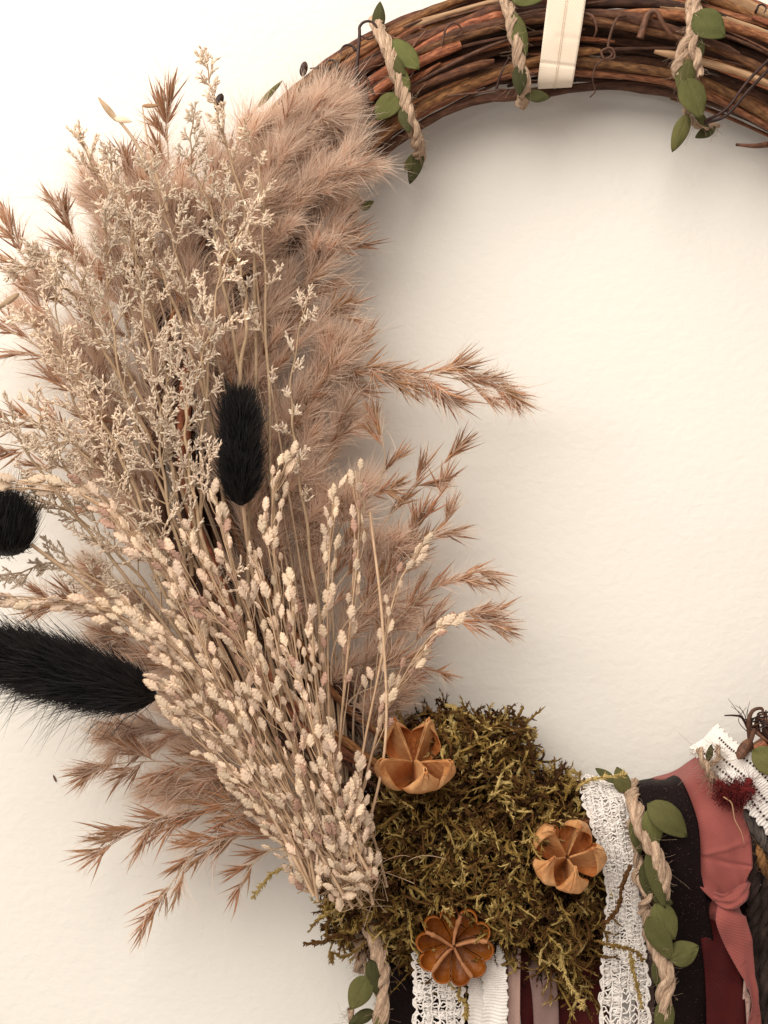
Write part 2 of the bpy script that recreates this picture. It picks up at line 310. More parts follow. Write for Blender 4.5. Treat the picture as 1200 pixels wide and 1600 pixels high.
# ------------------------------------------------------------------ twine
def rope(pts, r, parent, n=90, turns=None, plies=3, rp=None, name='strand', fuzz=80, flat=1.0, m=None):
    r = r*.86; p = path(pts, n); p += np.stack([np.sin(np.arange(n)*.31+rng.uniform(0, 6)), .5*np.sin(np.arange(n)*.4), 0*np.arange(n)], -1)*r*.12; t = nrm(np.gradient(p, axis=0)); Ln = np.sum(np.linalg.norm(np.diff(p, axis=0), axis=1))
    s = nrm(np.cross(t, (0, 1, .05))); b_ = np.cross(t, s); turns = turns or Ln/(r*7.5)
    rp = rp or r*.62
    for k in range(plies):
        a = np.linspace(0, turns*TWO, n)+k*TWO/plies+.55*np.sin(np.linspace(0, 7, n)+rng.uniform(0, 6)); 
        q = p+(np.cos(a)[:, None]*s+np.sin(a)[:, None]*b_*flat)*r*.52
        rr = rp*(1+.14*np.sin(np.linspace(0, 17, n)+k*2)+.05*rng.normal(size=n))
        V, Q, U = mtubes(q, rr*.86, 9, ref=(.1, 1, .1), uv=True); mb = MB().add(V, Q, uv=U)
        for j in range(15):
            b2 = a*1.0-np.linspace(0, turns*TWO*.7, n)+j*TWO/15+.5*np.sin(np.linspace(0, 9, n)+j*2+k); ro = rp*(.80+.16*np.sin(np.linspace(0, turns*7, n)+j*1.7+k))
            qf = q+(np.cos(b2)[:, None]*s+np.sin(b2)[:, None]*b_)*ro[:, None]+rng.normal(0, r*.015, (n, 3))
            V, Q, U = mtubes(qf, rp*rng.uniform(.12, .24), 4, ref=(.1, 1, .1), uv=True); mb.add(V, Q, uv=U+j*.37)
        mb.build(name, m or M_jute, parent)
    fuzz = int(fuzz*1.6)
    if fuzz:
        i = rng.integers(2, n-2, fuzz); base = p[i]+rng.normal(size=(fuzz, 3))*r*.5
        d = nrm(rng.normal(size=(fuzz, 3))+t[i]*1.2); ln = rng.uniform(3, 17, fuzz); bend = rng.normal(size=(fuzz, 3))*.8
        u = np.linspace(0, 1, 9)[None, :, None]
        q = base[:, None]+d[:, None]*ln[:, None, None]*u+bend[:, None]*ln[:, None, None]*u**2
        q = q+np.cumsum(rng.normal(0, .9, q.shape), 1)*np.linspace(0, 1, 9)[None, :, None]; V, Q = mtubes(q, .20, 3); MB().add(V, Q).build('fuzz', m or M_jute, parent, kind='stuff')
GG = 'lengths of leafy jute twine wound round the wreath'
g = thing('leafy_twine', 'jute twine with green cloth leaves wrapped over the upper left of the bare vines', 'garland', P(600, 50, 150), GG)
rope([(585, 30, 110), (600, 62, 155), (618, 110, 172), (632, 160, 172), (646, 205, 158), (655, 240, 120), (640, 262, 90)], 11, g)
rope([(600, 75, 165), (625, 130, 160), (640, 175, 180), (652, 215, 165), (650, 245, 130)], 7, g, plies=2)
leaf(P(607, 62, 165), P(655, 108, 172), 42, g, face=(.2, -1, .3)); leaf(P(618, 100, 175), P(640, 143, 180), 20, g, cup=.4)
leaf(P(621, 145, 172), P(588, 187, 178), 38, g, face=(-.2, -1, .2)); leaf(P(611, 85, 176), P(632, 118, 182), 18, g, cup=.4)
leaf(P(628, 168, 178), P(640, 208, 178), 20, g, m=M_leafd); leaf(P(590, 48, 130), P(594, 2, 130), 20, g, m=M_leafd, cup=.35)
leaf(P(657, 232, 130), P(640, 288, 110), 22, g, cup=.3, m=M_leafd); leaf(P(652, 240, 125), P(632, 268, 118), 16, g)
g = thing('leafy_twine', 'jute twine with green cloth leaves just left of the cream hanging ribbon', 'garland', P(800, 50, 150), GG)
rope([(783, -25, 120), (795, 15, 160), (805, 60, 172), (814, 105, 170), (820, 140, 150), (814, 165, 100)], 10, g)
leaf(P(800, 18, 172), P(822, 88, 176), 26, g, cup=.3); leaf(P(797, -4, 170), P(850, -2, 172), 26, g); leaf(P(812, 100, 176), P(812, 150, 168), 22, g, m=M_leafd)
leaf(P(820, 148, 150), P(860, 152, 140), 20, g, m=M_leafd)
g = thing('leafy_twine', 'jute twine with broad green cloth leaves right of the cream ribbon', 'garland', P(1080, 50, 150), GG)
rope([(1096, -28, 130), (1088, 15, 168), (1080, 50, 176), (1062, 90, 176), (1058, 120, 172)], 9, g)
rope([(1080, -20, 130), (1080, 30, 165), (1084, 70, 180), (1092, 120, 172)], 9, g, plies=2)
rope([(1075, 120, 165), (1072, 160, 150), (1080, 190, 120), (1105, 198, 110), (1120, 196, 95)], 6, g, plies=2)
leaf(P(1084, 20, 182), P(1133, 58, 184), 50, g, face=(.1, -1, .1), cup=.1); leaf(P(1082, 50, 178), P(1098, 88, 178), 22, g, m=M_leafd)
leaf(P(1078, 92, 182), P(1062, 145, 178), 30, g, cup=.3); leaf(P(1072, 120, 184), P(1095, 185, 180), 42, g, face=(.1, -1, -.1))
leaf(P(1075, 178, 150), P(1050, 238, 130), 24, g, cup=.3, m=M_leaf); leaf(P(1118, 198, 110), P(1086, 215, 100), 18, g, m=M_leafd); leaf(P(1085, 175, 165), P(1108, 198, 140), 16, g)
g = thing('leafy_twine', 'jute twine with curling green leaves in front of the black ribbon', 'garland', P(1000, 1250, 180), GG)
rope([(988, 1225, 120), (992, 1260, 175), (1010, 1310, 200), (1030, 1350, 205), (1036, 1395, 195), (1020, 1400, 160)], 12, g, fuzz=140)
rope([(960, 1245, 120), (975, 1270, 150), (990, 1300, 165), (998, 1345, 165), (995, 1370, 170), (1012, 1400, 185), (1000, 1425, 170)], 8, g, plies=2)
rope([(1012, 1420, 170), (1020, 1470, 180), (1042, 1520, 200), (1036, 1575, 200), (1035, 1640, 180)], 12, g, fuzz=120)
leaf(P(1012, 1255, 205), P(1074, 1308, 205), 44, g, face=(.1, -1, .5), cup=.2, curl=.3); leaf(P(1018, 1262, 208), P(1024, 1325, 205), 32, g, cup=.3)
leaf(P(978, 1240, 150), P(964, 1198, 140), 26, g, cup=.2); leaf(P(962, 1222, 145), P(930, 1200, 120), 14, g, m=M_leafd)
leaf(P(992, 1275, 182), P(1000, 1335, 180), 24, g, m=M_leafd); leaf(P(1010, 1335, 210), P(1040, 1420, 205), 22, g, cup=.35); leaf(P(1008, 1345, 190), P(1030, 1415, 185), 34, g, m=M_leafd)
leaf(P(1024, 1412, 205), P(1055, 1468, 205), 40, g, face=(.1, -1, .2)); leaf(P(1012, 1432, 208), P(1050, 1500, 205), 34, g, face=(-.2, -1, .1)); leaf(P(1046, 1500, 205), P(1092, 1478, 205), 38, g, face=(0, -1, .2))
leaf(P(1030, 1495, 190), P(1028, 1545, 190), 22, g, m=M_leafd); leaf(P(1040, 1560, 205), P(1036, 1625, 205), 30, g); leaf(P(1020, 1400, 200), P(1052, 1412, 195), 18, g, m=M_leafd)
g = thing('leafy_twine', 'jute twine with two round leaves hanging at the left below the moss', 'garland', P(580, 1450, 150), GG)
rope([(570, 1395, 130), (578, 1450, 150), (594, 1500, 165), (596, 1550, 165), (590, 1640, 160)], 12, g, fuzz=120)
rope([(556, 1430, 120), (562, 1480, 130), (560, 1520, 130)], 9, g, plies=2); rope([(548, 1575, 140), (552, 1610, 140), (555, 1650, 140)], 6, g, plies=2)
leaf(P(575, 1525, 175), P(548, 1578, 178), 36, g, face=(-.1, -1, 0)); leaf(P(580, 1500, 178), P(588, 1555, 172), 22, g, m=M_leafd, cup=.35); leaf(P(585, 1580, 160), P(545, 1600, 170), 20, g, m=M_leafd, cup=.3); leaf(P(596, 1588, 172), P(590, 1630, 172), 18, g)
g = thing('leafy_twine', 'frayed end of jute twine between the rose ribbon and the white cotton band', 'garland', P(1110, 1190, 170), GG)
rope([(1092, 1170, 150), (1102, 1195, 175), (1112, 1215, 178), (1126, 1222, 170)], 6, g, n=40, plies=2, fuzz=160); rope([(1105, 1198, 170), (1122, 1185, 175), (1122, 1165, 160)], 4, g, n=30, plies=2, fuzz=60)
leaf(P(1106, 1190, 170), P(1112, 1163, 165), 10, g, m=M_leafd)
g = thing('leafy_twine', 'green cloth leaf of the twine lying on the white band at the right edge', 'garland', P(1180, 1182, 190), GG)
leaf(P(1176, 1172, 196), P(1232, 1212, 196), 40, g, face=(0, -1, .3)); rope([(1200, 1170, 180), (1225, 1195, 185), (1250, 1220, 180)], 8, g, n=30, plies=2, fuzz=20)
lf = thing('cut_leaf', 'small curled green leaf tip poking out below the fluffy plume tip', 'leaf', P(548, 290, 90))
leaf(P(544, 288, 95), P(570, 326, 95), 13, lf, cup=.5, curl=-.3, m=M_leaf); leaf(P(562, 326, 95), P(584, 314, 95), 13, lf, cup=.3)
lf = thing('cut_leaf', 'thin green leaf blade sticking out behind the plumes at the upper rim', 'leaf', P(408, 160, 90))
leaf(P(402, 168, 90), P(441, 126, 90), 9, lf, cup=.4)

# ------------------------------------------------------------------ ribbons
class Strip:
    def __init__(s, pts, width, n=60, ang=None, wob=0.0, side=None):
        s.p = path(pts, n); s.n = n; t = nrm(np.gradient(s.p, axis=0))
        a = np.interp(np.linspace(0, 1, n), np.linspace(0, 1, len(ang)), np.radians(ang)) if ang is not None else np.zeros(n)
        tx = t*np.array([1, 0, 1]); ln_ = np.linalg.norm(tx, axis=1); good = np.where(ln_ > .35)[0]; near = good[np.argmin(np.abs(np.arange(n)[:, None]-good[None]), 1)]; tx = nrm(tx[near])
        for _ in range(6): tx[1:-1] = nrm(tx[:-2]+tx[1:-1]*2+tx[2:])
        s0 = nrm(np.cross(tx, (0, -1, 0))); s0 = nrm(s0-t*np.sum(s0*t, 1)[:, None]); n0 = np.cross(s0, t)
        s.side = nrm(s0*np.cos(a)[:, None]+n0*np.sin(a)[:, None]); s.nor = np.cross(s.side, t)
        s.w = np.interp(np.linspace(0, 1, n), np.linspace(0, 1, len(width)), width)/2 if np.ndim(width) else np.full(n, width/2)
        s.len = np.sum(np.linalg.norm(np.diff(s.p, axis=0), axis=1)); s.wob = wob; s.ph = rng.uniform(0, 6, 3)
    def at(s, u, v, h=0.0):
        """u across (-1..1), v along (0..1)"""
        u = np.asarray(u, float); v = np.clip(np.asarray(v, float), 0, 1); x = v*(s.n-1)
        def I(A): return np.stack([np.interp(x, np.arange(s.n), A[:, k]) for k in range(3)], -1)
        wd = np.interp(x, np.arange(s.n), s.w)
        hh = h+s.wob*(np.sin(u*2.2+v*7+s.ph[0])+.5*np.sin(u*4.1-v*13+s.ph[1]))
        return I(s.p)+I(s.side)*(u*wd)[..., None]+I(s.nor)*np.asarray(hh)[..., None]
    def sheet(s, nu=14, nv=None, hfun=None, edge=None, thick=1.2, seam=None):
        nv = nv or s.n; u = np.linspace(-1, 1, nu); v = np.linspace(0, 1, nv); Vv, U = np.meshgrid(v, u, indexing='ij')
        Ue = U*(edge(Vv) if edge else 1); h = hfun(U, Vv*s.len) if hfun else 0
        mb = MB(); idx = np.arange(nu*nv).reshape(nv, nu); Q = np.stack([idx[:-1, :-1], idx[:-1, 1:], idx[1:, 1:], idx[1:, :-1]], -1).reshape(-1, 4)
        wd = s.w.mean(); uv = np.stack([U*wd, Vv*s.len], -1).reshape(-1, 2)
        a = s.at(Ue, Vv, h).reshape(-1, 3); b_ = s.at(Ue, Vv, np.asarray(h)-thick).reshape(-1, 3)
        mb.add(a, Q, uv=uv); mb.add(b_, Q[:, ::-1], uv=uv)
        rim = np.concatenate([idx[:, 0], idx[-1, 1:], idx[::-1, -1][1:], idx[0, ::-1][1:]]); o2 = nu*nv
        q2 = np.stack([rim[:-1], rim[1:], rim[1:]+o2, rim[:-1]+o2], -1); mb.F.append(q2); mb.M.append(np.zeros(len(q2), int)); return mb
def threads(st, lines, r, parent, m=M_lace, name='thread', kind='stuff'):
    mb = MB()
    for (u, v, h) in lines:
        u = np.asarray(u, float); v = np.asarray(v, float); jt = 1.0 if name == 'thread' else 0.0
        u = u+jt*(.035*np.sin(v*61+u*3+1)+.02*np.sin(v*143+u*7)); v = v+jt*(.0035*np.sin(u*9+v*37)+.0022*np.sin(u*23+v*11))
        p = st.at(u, v, h); p = p+jt*rng.normal(0, .22, p.shape); V, Q = mtubes(p[None], r, 4, ref=(.1, 1, .2)); mb.add(V, Q)
    return mb.build(name, m, parent, kind=kind)
g = thing('hanging_ribbon', 'cream grosgrain ribbon looped over the top of the wreath to hang it', 'ribbon', P(878, 0, 160))
st = Strip([(893, -60, 110), (888, -20, 158), (880, 40, 168), (873, 90, 164), (868, 126, 152), (867, 136, 124), (867, 139, 60)], [57, 56, 54, 52, 51, 50, 50], n=60, ang=[4, 4, 0, -3, -4, -2, 0])
crease = lambda U, v: -2.2*np.exp(-((v-168)/3)**2)-1.2*np.exp(-((v-120)/4)**2)*(U < .3)+.8*np.exp(-(U/.05)**2)*-1
st.sheet(16, 120, crease).build('ribbon_band', M_cream, g)
ls = [([u0]*2, [q/110, q/110+.0055], .9) for u0 in (-.04, .05) for q in range(2, 108)]
threads(st, ls, .55, g, M_cream, 'stitching')
st2 = Strip([(893, -60, 40), (888, 0, 14), (878, 60, 8), (874, 110, 16), (870, 132, 40)], 46); st2.sheet(6, 40).build('ribbon_band', M_cream, g)

# rose ribbon
g = thing('rose_ribbon', 'dusty rose grosgrain ribbon wrapped over the wreath and knotted', 'ribbon', P(1120, 1240, 180))
st = Strip([(1064, 1195, 40), (1080, 1222, 130), (1108, 1262, 168), (1126, 1310, 176), (1128, 1360, 178), (1138, 1402, 176)], [96, 100, 92, 86, 88, 44], n=60, ang=[0, 0, 0, 0, 0, 0], wob=2.5)
wr_h = lambda U, v: 2.5*np.exp(-((v-185-U*14)/4)**2)-3*np.exp(-((v-205+U*12)/5)**2)+1.8*np.sin(U*9+v*.05)*np.clip((v-130)/80, 0, 1)
st.sheet(30, 110, wr_h).build('ribbon_band', M_rose, g)
st = Strip([(1112, 1398, 168), (1130, 1407, 188), (1146, 1406, 194), (1160, 1396, 186), (1168, 1380, 165)], [12, 20, 26, 24, 16], n=50, wob=2)
st.sheet(18, 60, lambda U, v: 5*np.cos(U*1.4)+1.4*np.sin(v*.08+U*7)).build('knot', M_rose, g)
st = Strip([(1140, 1405, 165), (1142, 1435, 188), (1155, 1475, 185), (1172, 1530, 178), (1180, 1570, 176), (1176, 1640, 172)], [26, 46, 40, 18, 16, 34], n=70, ang=[0, 8, -5, 40, 30, 0], wob=2)
st.sheet(14, 90, lambda U, v: 7*np.cos(U*1.5)*np.exp(-((v-35)/25)**2)).build('ribbon_tail', M_rose, g)
st = Strip([(1132, 1400, 150), (1122, 1425, 158), (1114, 1450, 146), (1112, 1490, 135)], [26, 30, 26, 30], n=40, wob=2); st.sheet(12, 40).build('ribbon_tail', M_rose, g)
st = Strip([(1168, 1515, 165), (1168, 1560, 160), (1170, 1640, 158)], [8, 14, 16], n=40, wob=1); st.sheet(8, 40).build('ribbon_underside', M_pink, g)
# black ribbon arcing
g = thing('black_ribbon', 'black glitter flecked ribbon draped beside the rose ribbon', 'ribbon', P(1060, 1260, 150))
st = Strip([(1008, 1218, 40), (1020, 1232, 150), (1046, 1295, 184), (1054, 1370, 182), (1064, 1450, 160), (1072, 1540, 150), (1074, 1660, 145)], [84, 88, 84, 76, 86, 96, 100], n=80, wob=3)
st.sheet(24, 120).build('ribbon_band', M_black, g)
V = []; n = 420; uu = rng.uniform(-.9, .9, n); vv = rng.uniform(.12, 1, n); c = st.at(uu, vv, 3.2)
dd = nrm(rng.normal(size=(n, 3))*[1, .2, 1]); q = c[:, None]+dd[:, None]*np.linspace(-1, 1, 3)[None, :, None]*rng.uniform(.5, 1.6, n)[:, None, None]
V, Q = mtubes(q, np.broadcast_to(np.array([.3, .8, .3]), (n, 3)), 4); MB().add(V, Q).build('glitter_fleck', M_tendd, g, kind='stuff')
# other hanging strips: (kind, pts, width, material, label)
def plain(name, label, pts, width, m, ang=None, wob=2, n=50, hf=None, grp='ribbon tails hanging below the moss'):
    g = thing(name, label, 'ribbon', P(*pts[0]), grp); st = Strip(pts, width, n=n, ang=ang, wob=wob); st.sheet(14, 70, hf).build('ribbon_band', m, g); return g, st
plain('maroon_ribbon', 'dark maroon ribbon tail hanging between the black and rose ribbons', [(1108, 1400, 130), (1118, 1460, 156), (1132, 1540, 158), (1136, 1660, 156)], [36, 44, 54, 60], M_maroon)
plain('brown_ribbon', 'short grey brown ribbon fold under the rose knot', [(1092, 1380, 140), (1092, 1410, 160), (1098, 1445, 150)], [26, 34, 16], M_dkyarn)
plain('satin_ribbon', 'narrow pale pink satin ribbon beside the white cotton tape', [(806, 1440, 100), (804, 1500, 140), (803, 1560, 145), (803, 1660, 145)], 18, M_pink, wob=1)
plain('tan_ribbon', 'thin tan ribbon edge between the cotton tape and the pink satin', [(792, 1440, 90), (791, 1500, 128), (791, 1560, 130), (791, 1660, 132)], 20, M_tan, wob=1)
plain('maroon_ribbon', 'deep maroon ribbon tail just right of the pink satin', [(826, 1430, 80), (826, 1500, 118), (830, 1560, 122), (838, 1660, 124)], 36, M_maroon)
plain('satin_ribbon', 'grey mauve satin ribbon hanging under the moss', [(846, 1440, 80), (846, 1510, 130), (852, 1560, 136), (856, 1660, 138)], [34, 38, 38, 36], M_mauve, wob=2)
plain('maroon_ribbon', 'wide maroon ribbon tail left of the long lace strip', [(890, 1400, 70), (898, 1470, 110), (906, 1560, 116), (906, 1660, 118)], [80, 84, 86, 80], M_maroon, wob=4)
plain('satin_ribbon', 'grey mauve ribbon showing between the lace strip and the twine', [(1004, 1400, 90), (1008, 1440, 120), (1012, 1500, 130), (1015, 1560, 120), (1014, 1660, 118)], 44, M_mauve, wob=2)
plain('black_ribbon', 'black ribbon tail between the twine and the left lace strip', [(628, 1440, 90), (628, 1500, 112), (630, 1560, 116), (630, 1660, 116)], 58, M_black, wob=3)
plain('black_ribbon', 'black ribbon tail behind the lace and the cotton tape', [(735, 1440, 70), (735, 1500, 95), (735, 1560, 98), (735, 1660, 98)], 110, M_black, wob=3)
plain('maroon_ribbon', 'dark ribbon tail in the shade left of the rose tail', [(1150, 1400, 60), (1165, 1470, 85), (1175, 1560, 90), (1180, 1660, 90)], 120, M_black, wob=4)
# cotton ribbed tapes
def ribbed(label, pts, width, name='cotton_tape', n=60, period=4.2, ang=None):
    g = thing(name, label, 'ribbon', P(*pts[0]), 'white cotton tapes'); st = Strip(pts, width, n=n, ang=ang, wob=1.5)
    nv = int(st.len/1.05); Lh = st.len
    st.sheet(22, nv, lambda U, v: .9*np.sin(v*TWO/period+1.2*np.sin(U*3))+.35*np.sin(U*38), edge=lambda v: 1+.07*np.sin(v*Lh*TWO/17)+.03*np.sin(v*Lh*TWO/7.3)).build('ribbed_band', M_lace, g); return g, st
ribbed('ribbed white cotton tape, left strand of the pair below the dark open pod', [(738, 1450, 100), (742, 1510, 150), (748, 1560, 158), (744, 1660, 158)], [28, 30, 30, 32])
ribbed('ribbed white cotton tape, right strand of the pair with wavy edge', [(765, 1440, 110), (770, 1500, 160), (774, 1560, 166), (770, 1660, 166)], [32, 36, 36, 38])
g, st = ribbed('white eyelet cotton band slanting across the vines at the right edge', [(1100, 1150, 60), (1128, 1180, 150), (1170, 1215, 188), (1210, 1262, 190), (1270, 1330, 170)], [54, 56, 62, 64, 64], period=5, n=70)
hl = []
for k in range(34):
    for u0 in (-.55, .1, .6):
        v0 = .12+k*.025; a = np.linspace(0, TWO, 7); hl.append((u0+.045*np.cos(a), v0+.0035*np.sin(a), np.full(7, 1.4)))
threads(st, hl, .8, g, M_tendd, 'eyelet')
# lace strips
def lace(label, pts, width, n=80, ang=None, cell=11.0, dens=1.0, backing=None):
    g = thing('lace_strip', label, 'lace', P(*pts[0]), 'crocheted white lace strips'); st = Strip(pts, width, n=n, ang=ang, wob=3)
    Lh = st.len; W = st.w.mean()*2; nc = max(4, int(W/cell)); ls = []
    v = np.linspace(0, 1, int(Lh/3))
    for c in range(nc+1):
        u0 = -1+2*c/nc
        for q in (-.025, .025):
            ls.append((u0+q*np.cos(v*Lh*TWO/9)+.012*np.sin(v*Lh/6+c), v, .8*np.sin(v*Lh*TWO/9+c)*np.sign(q)))
    nr = int(Lh/cell); u = np.linspace(-1, 1, 26)
    for rr in range(nr):
        for q in (-.16, .16):
            ls.append((u, np.full(26, (rr+.5)/nr)+q/nr+.16/nr*np.sin(u*nc*math.pi+rr*2)*np.sign(q), .9*np.cos(u*nc*math.pi)*np.sign(q)))
    # solid crocheted blocks: zigzag filling of a pattern of cells
    for rr in range(nr):
        for c in range(nc):
            x = (c-nc/2+.5); pat = ((rr//3+c) % 3 == 0) or (c in (0,) and rr % 2 == 0) or rng.random() < .12*dens or (dens > 1.5 and rng.random() < .28)
            if pat:
                t = np.linspace(0, 1, 22); us = -1+2*(c+.5+.46*np.sin(t*6*TWO))/nc; vs = (rr+t)/nr
                ls.append((us, vs, .8*np.cos(t*9)))
    # scalloped edges
    for sgn in (-1, 1):
        t = np.linspace(0, 1, int(Lh/2)); sc = np.abs(np.sin(t*Lh*math.pi/18))
        for o_ in (0, .07): ls.append((sgn*(1.0+(.14-o_)*sc), t, .5+.4*np.sin(t*Lh)))
        for k in range(int(Lh/6)):
            t0 = (k+.5)*6/Lh; ls.append((np.linspace(sgn*.98, sgn*(1+.12*abs(math.sin(t0*Lh*math.pi/18))), 4), np.full(4, t0), .4))
    threads(st, ls, 1.25, g, M_lace, 'thread'); return g, st
lace('open white crochet lace strip hanging from under the dark open pod', [(676, 1440, 100), (682, 1500, 150), (686, 1560, 160), (686, 1670, 160)], [58, 62, 66, 68], cell=10)
g, st = lace('long white lace strip running down the right side of the moss', [(930, 1213, 70), (945, 1252, 154), (962, 1320, 160), (972, 1390, 152), (974, 1460, 146), (976, 1530, 150), (978, 1670, 150)], [50, 56, 46, 40, 52, 64, 68], cell=9, dens=2.0)
st = Strip([(930, 1213, 66), (945, 1252, 150), (962, 1320, 156), (972, 1390, 148), (973, 1440, 140)], [46, 54, 44, 36, 30], n=60); st.sheet(24, 150, lambda U, v: -3+2.0*np.sin(U*9+v*.09)+.7*np.sin(v*.8+U*4), thick=1).build('gathered_lining', M_lace, g)
# yarns at the right
def yarn(label, pts, r, m, n=70, fuzz=200, name='yarn', grp='wool yarn strands'):
    g = thing(name, label, 'yarn', P(*pts[0]), grp); rope(pts, r, g, n=n, m=m, fuzz=fuzz, name='ply'); return g
g = thing('yarn_tuft', 'wine red wool tuft lying on the rose ribbon', 'yarn', P(1140, 1240, 185))
n = 1500; c = np.stack([rng.normal(1148, 12, n), rng.normal(1241, 8, n)], -1); b0 = np.array([P(a, b_, 185+rng.uniform(-10, 14)) for a, b_ in c])
d = nrm(rng.normal(size=(n, 3))); ln = rng.uniform(6, 13, n); cv = rng.normal(size=(n, 3))*1.3; u = np.linspace(-.5, .5, 6)[None, :, None]
V, Q = mtubes(b0[:, None]+d[:, None]*ln[:, None, None]*u+cv[:, None]*ln[:, None, None]*(u**2), .5, 3); MB().add(V, Q).build('wool', M_wine, g, kind='stuff')
for pts in ([(1150, 1245, 190), (1165, 1232, 200), (1178, 1238, 200)], [(1158, 1240, 192), (1168, 1225, 200), (1172, 1218, 198)], [(1140, 1245, 190), (1130, 1228, 192), (1120, 1222, 190)]):
    rope(pts, 5, g, n=16, m=M_wine, fuzz=60, name='yarn_end')
for i, (x, m, lb) in enumerate([(1172, M_dkyarn, 'charcoal yarn strand hanging right of the rose tail'), (1188, M_dkyarn, 'charcoal yarn strand next to the right edge'), (1203, M_dkyarn, 'dark yarn strand cut by the right edge of the view')]):
    yarn(lb, [(x-14, 1262, 120), (x-2, 1300, 160), (x+6, 1380, 165-i*8), (x+4, 1480, 160), (x+8, 1660, 155)], 10, m, fuzz=700)
yarn('grey woollen strand tucked under the white band', [(1150, 1262, 150), (1172, 1280, 172), (1190, 1310, 172), (1215, 1345, 160)], 9, M_grey, fuzz=150)
yarn('tan fuzzy yarn loop at the right edge', [(1180, 1318, 160), (1188, 1335, 178), (1192, 1352, 176), (1200, 1370, 160)], 6, mat('tan_yarn', [(.2, .09, .03), (.35, .17, .06)], rough=.9), n=30, fuzz=60)
yarn('gold brown yarn strand running down beside the rose tail', [(1172, 1420, 120), (1178, 1480, 130), (1186, 1560, 140), (1196, 1660, 140)], 5, mat('gold_yarn', [(.1, .045, .015), (.22, .11, .04)], rough=.9), fuzz=160)
g = thing('gold_thread', 'fine gold thread curling over the rose ribbon', 'thread', P(1130, 1245, 190))
tendril([(1130, 1245, 200), (1143, 1255, 202), (1148, 1280, 200), (1158, 1300, 198), (1163, 1318, 196)], 1.2, M_barkl, parent=g, name='strand')

# ------------------------------------------------------------------ moss
POLY = np.array([(600, 1150), (640, 1120), (690, 1108), (735, 1105), (790, 1120), (822, 1138), (830, 1180), (862, 1205), (895, 1225), (925, 1262), (945, 1300), (955, 1370), (960, 1430), (955, 1480),
                 (925, 1500), (935, 1545), (905, 1570), (880, 1530), (845, 1525), (800, 1505), (770, 1510), (700, 1505), (640, 1498), (600, 1500), (560, 1478), (525, 1465), (512, 1425), (505, 1385), (490, 1350), (520, 1320), (565, 1280), (585, 1220)], float)
def inpoly(x, y):
    c = np.zeros(x.shape, bool); n = len(POLY)
    for i in range(n):
        x1, y1 = POLY[i]; x2, y2 = POLY[(i+1) % n]
        k = ((y1 > y) != (y2 > y)) & (x < (x2-x1)*(y-y1)/(y2-y1+1e-9)+x1); c ^= k
    return c
def pdist(x, y):
    q = np.stack([x, y], -1); best = np.full(x.shape, 1e9)
    for i in range(len(POLY)):
        a = POLY[i]; b_ = POLY[(i+1) % len(POLY)]; ab = b_-a
        t = np.clip(((q-a)@ab)/(ab@ab), 0, 1); best = np.minimum(best, np.linalg.norm(q-a-t[..., None]*ab, axis=-1))
    return best
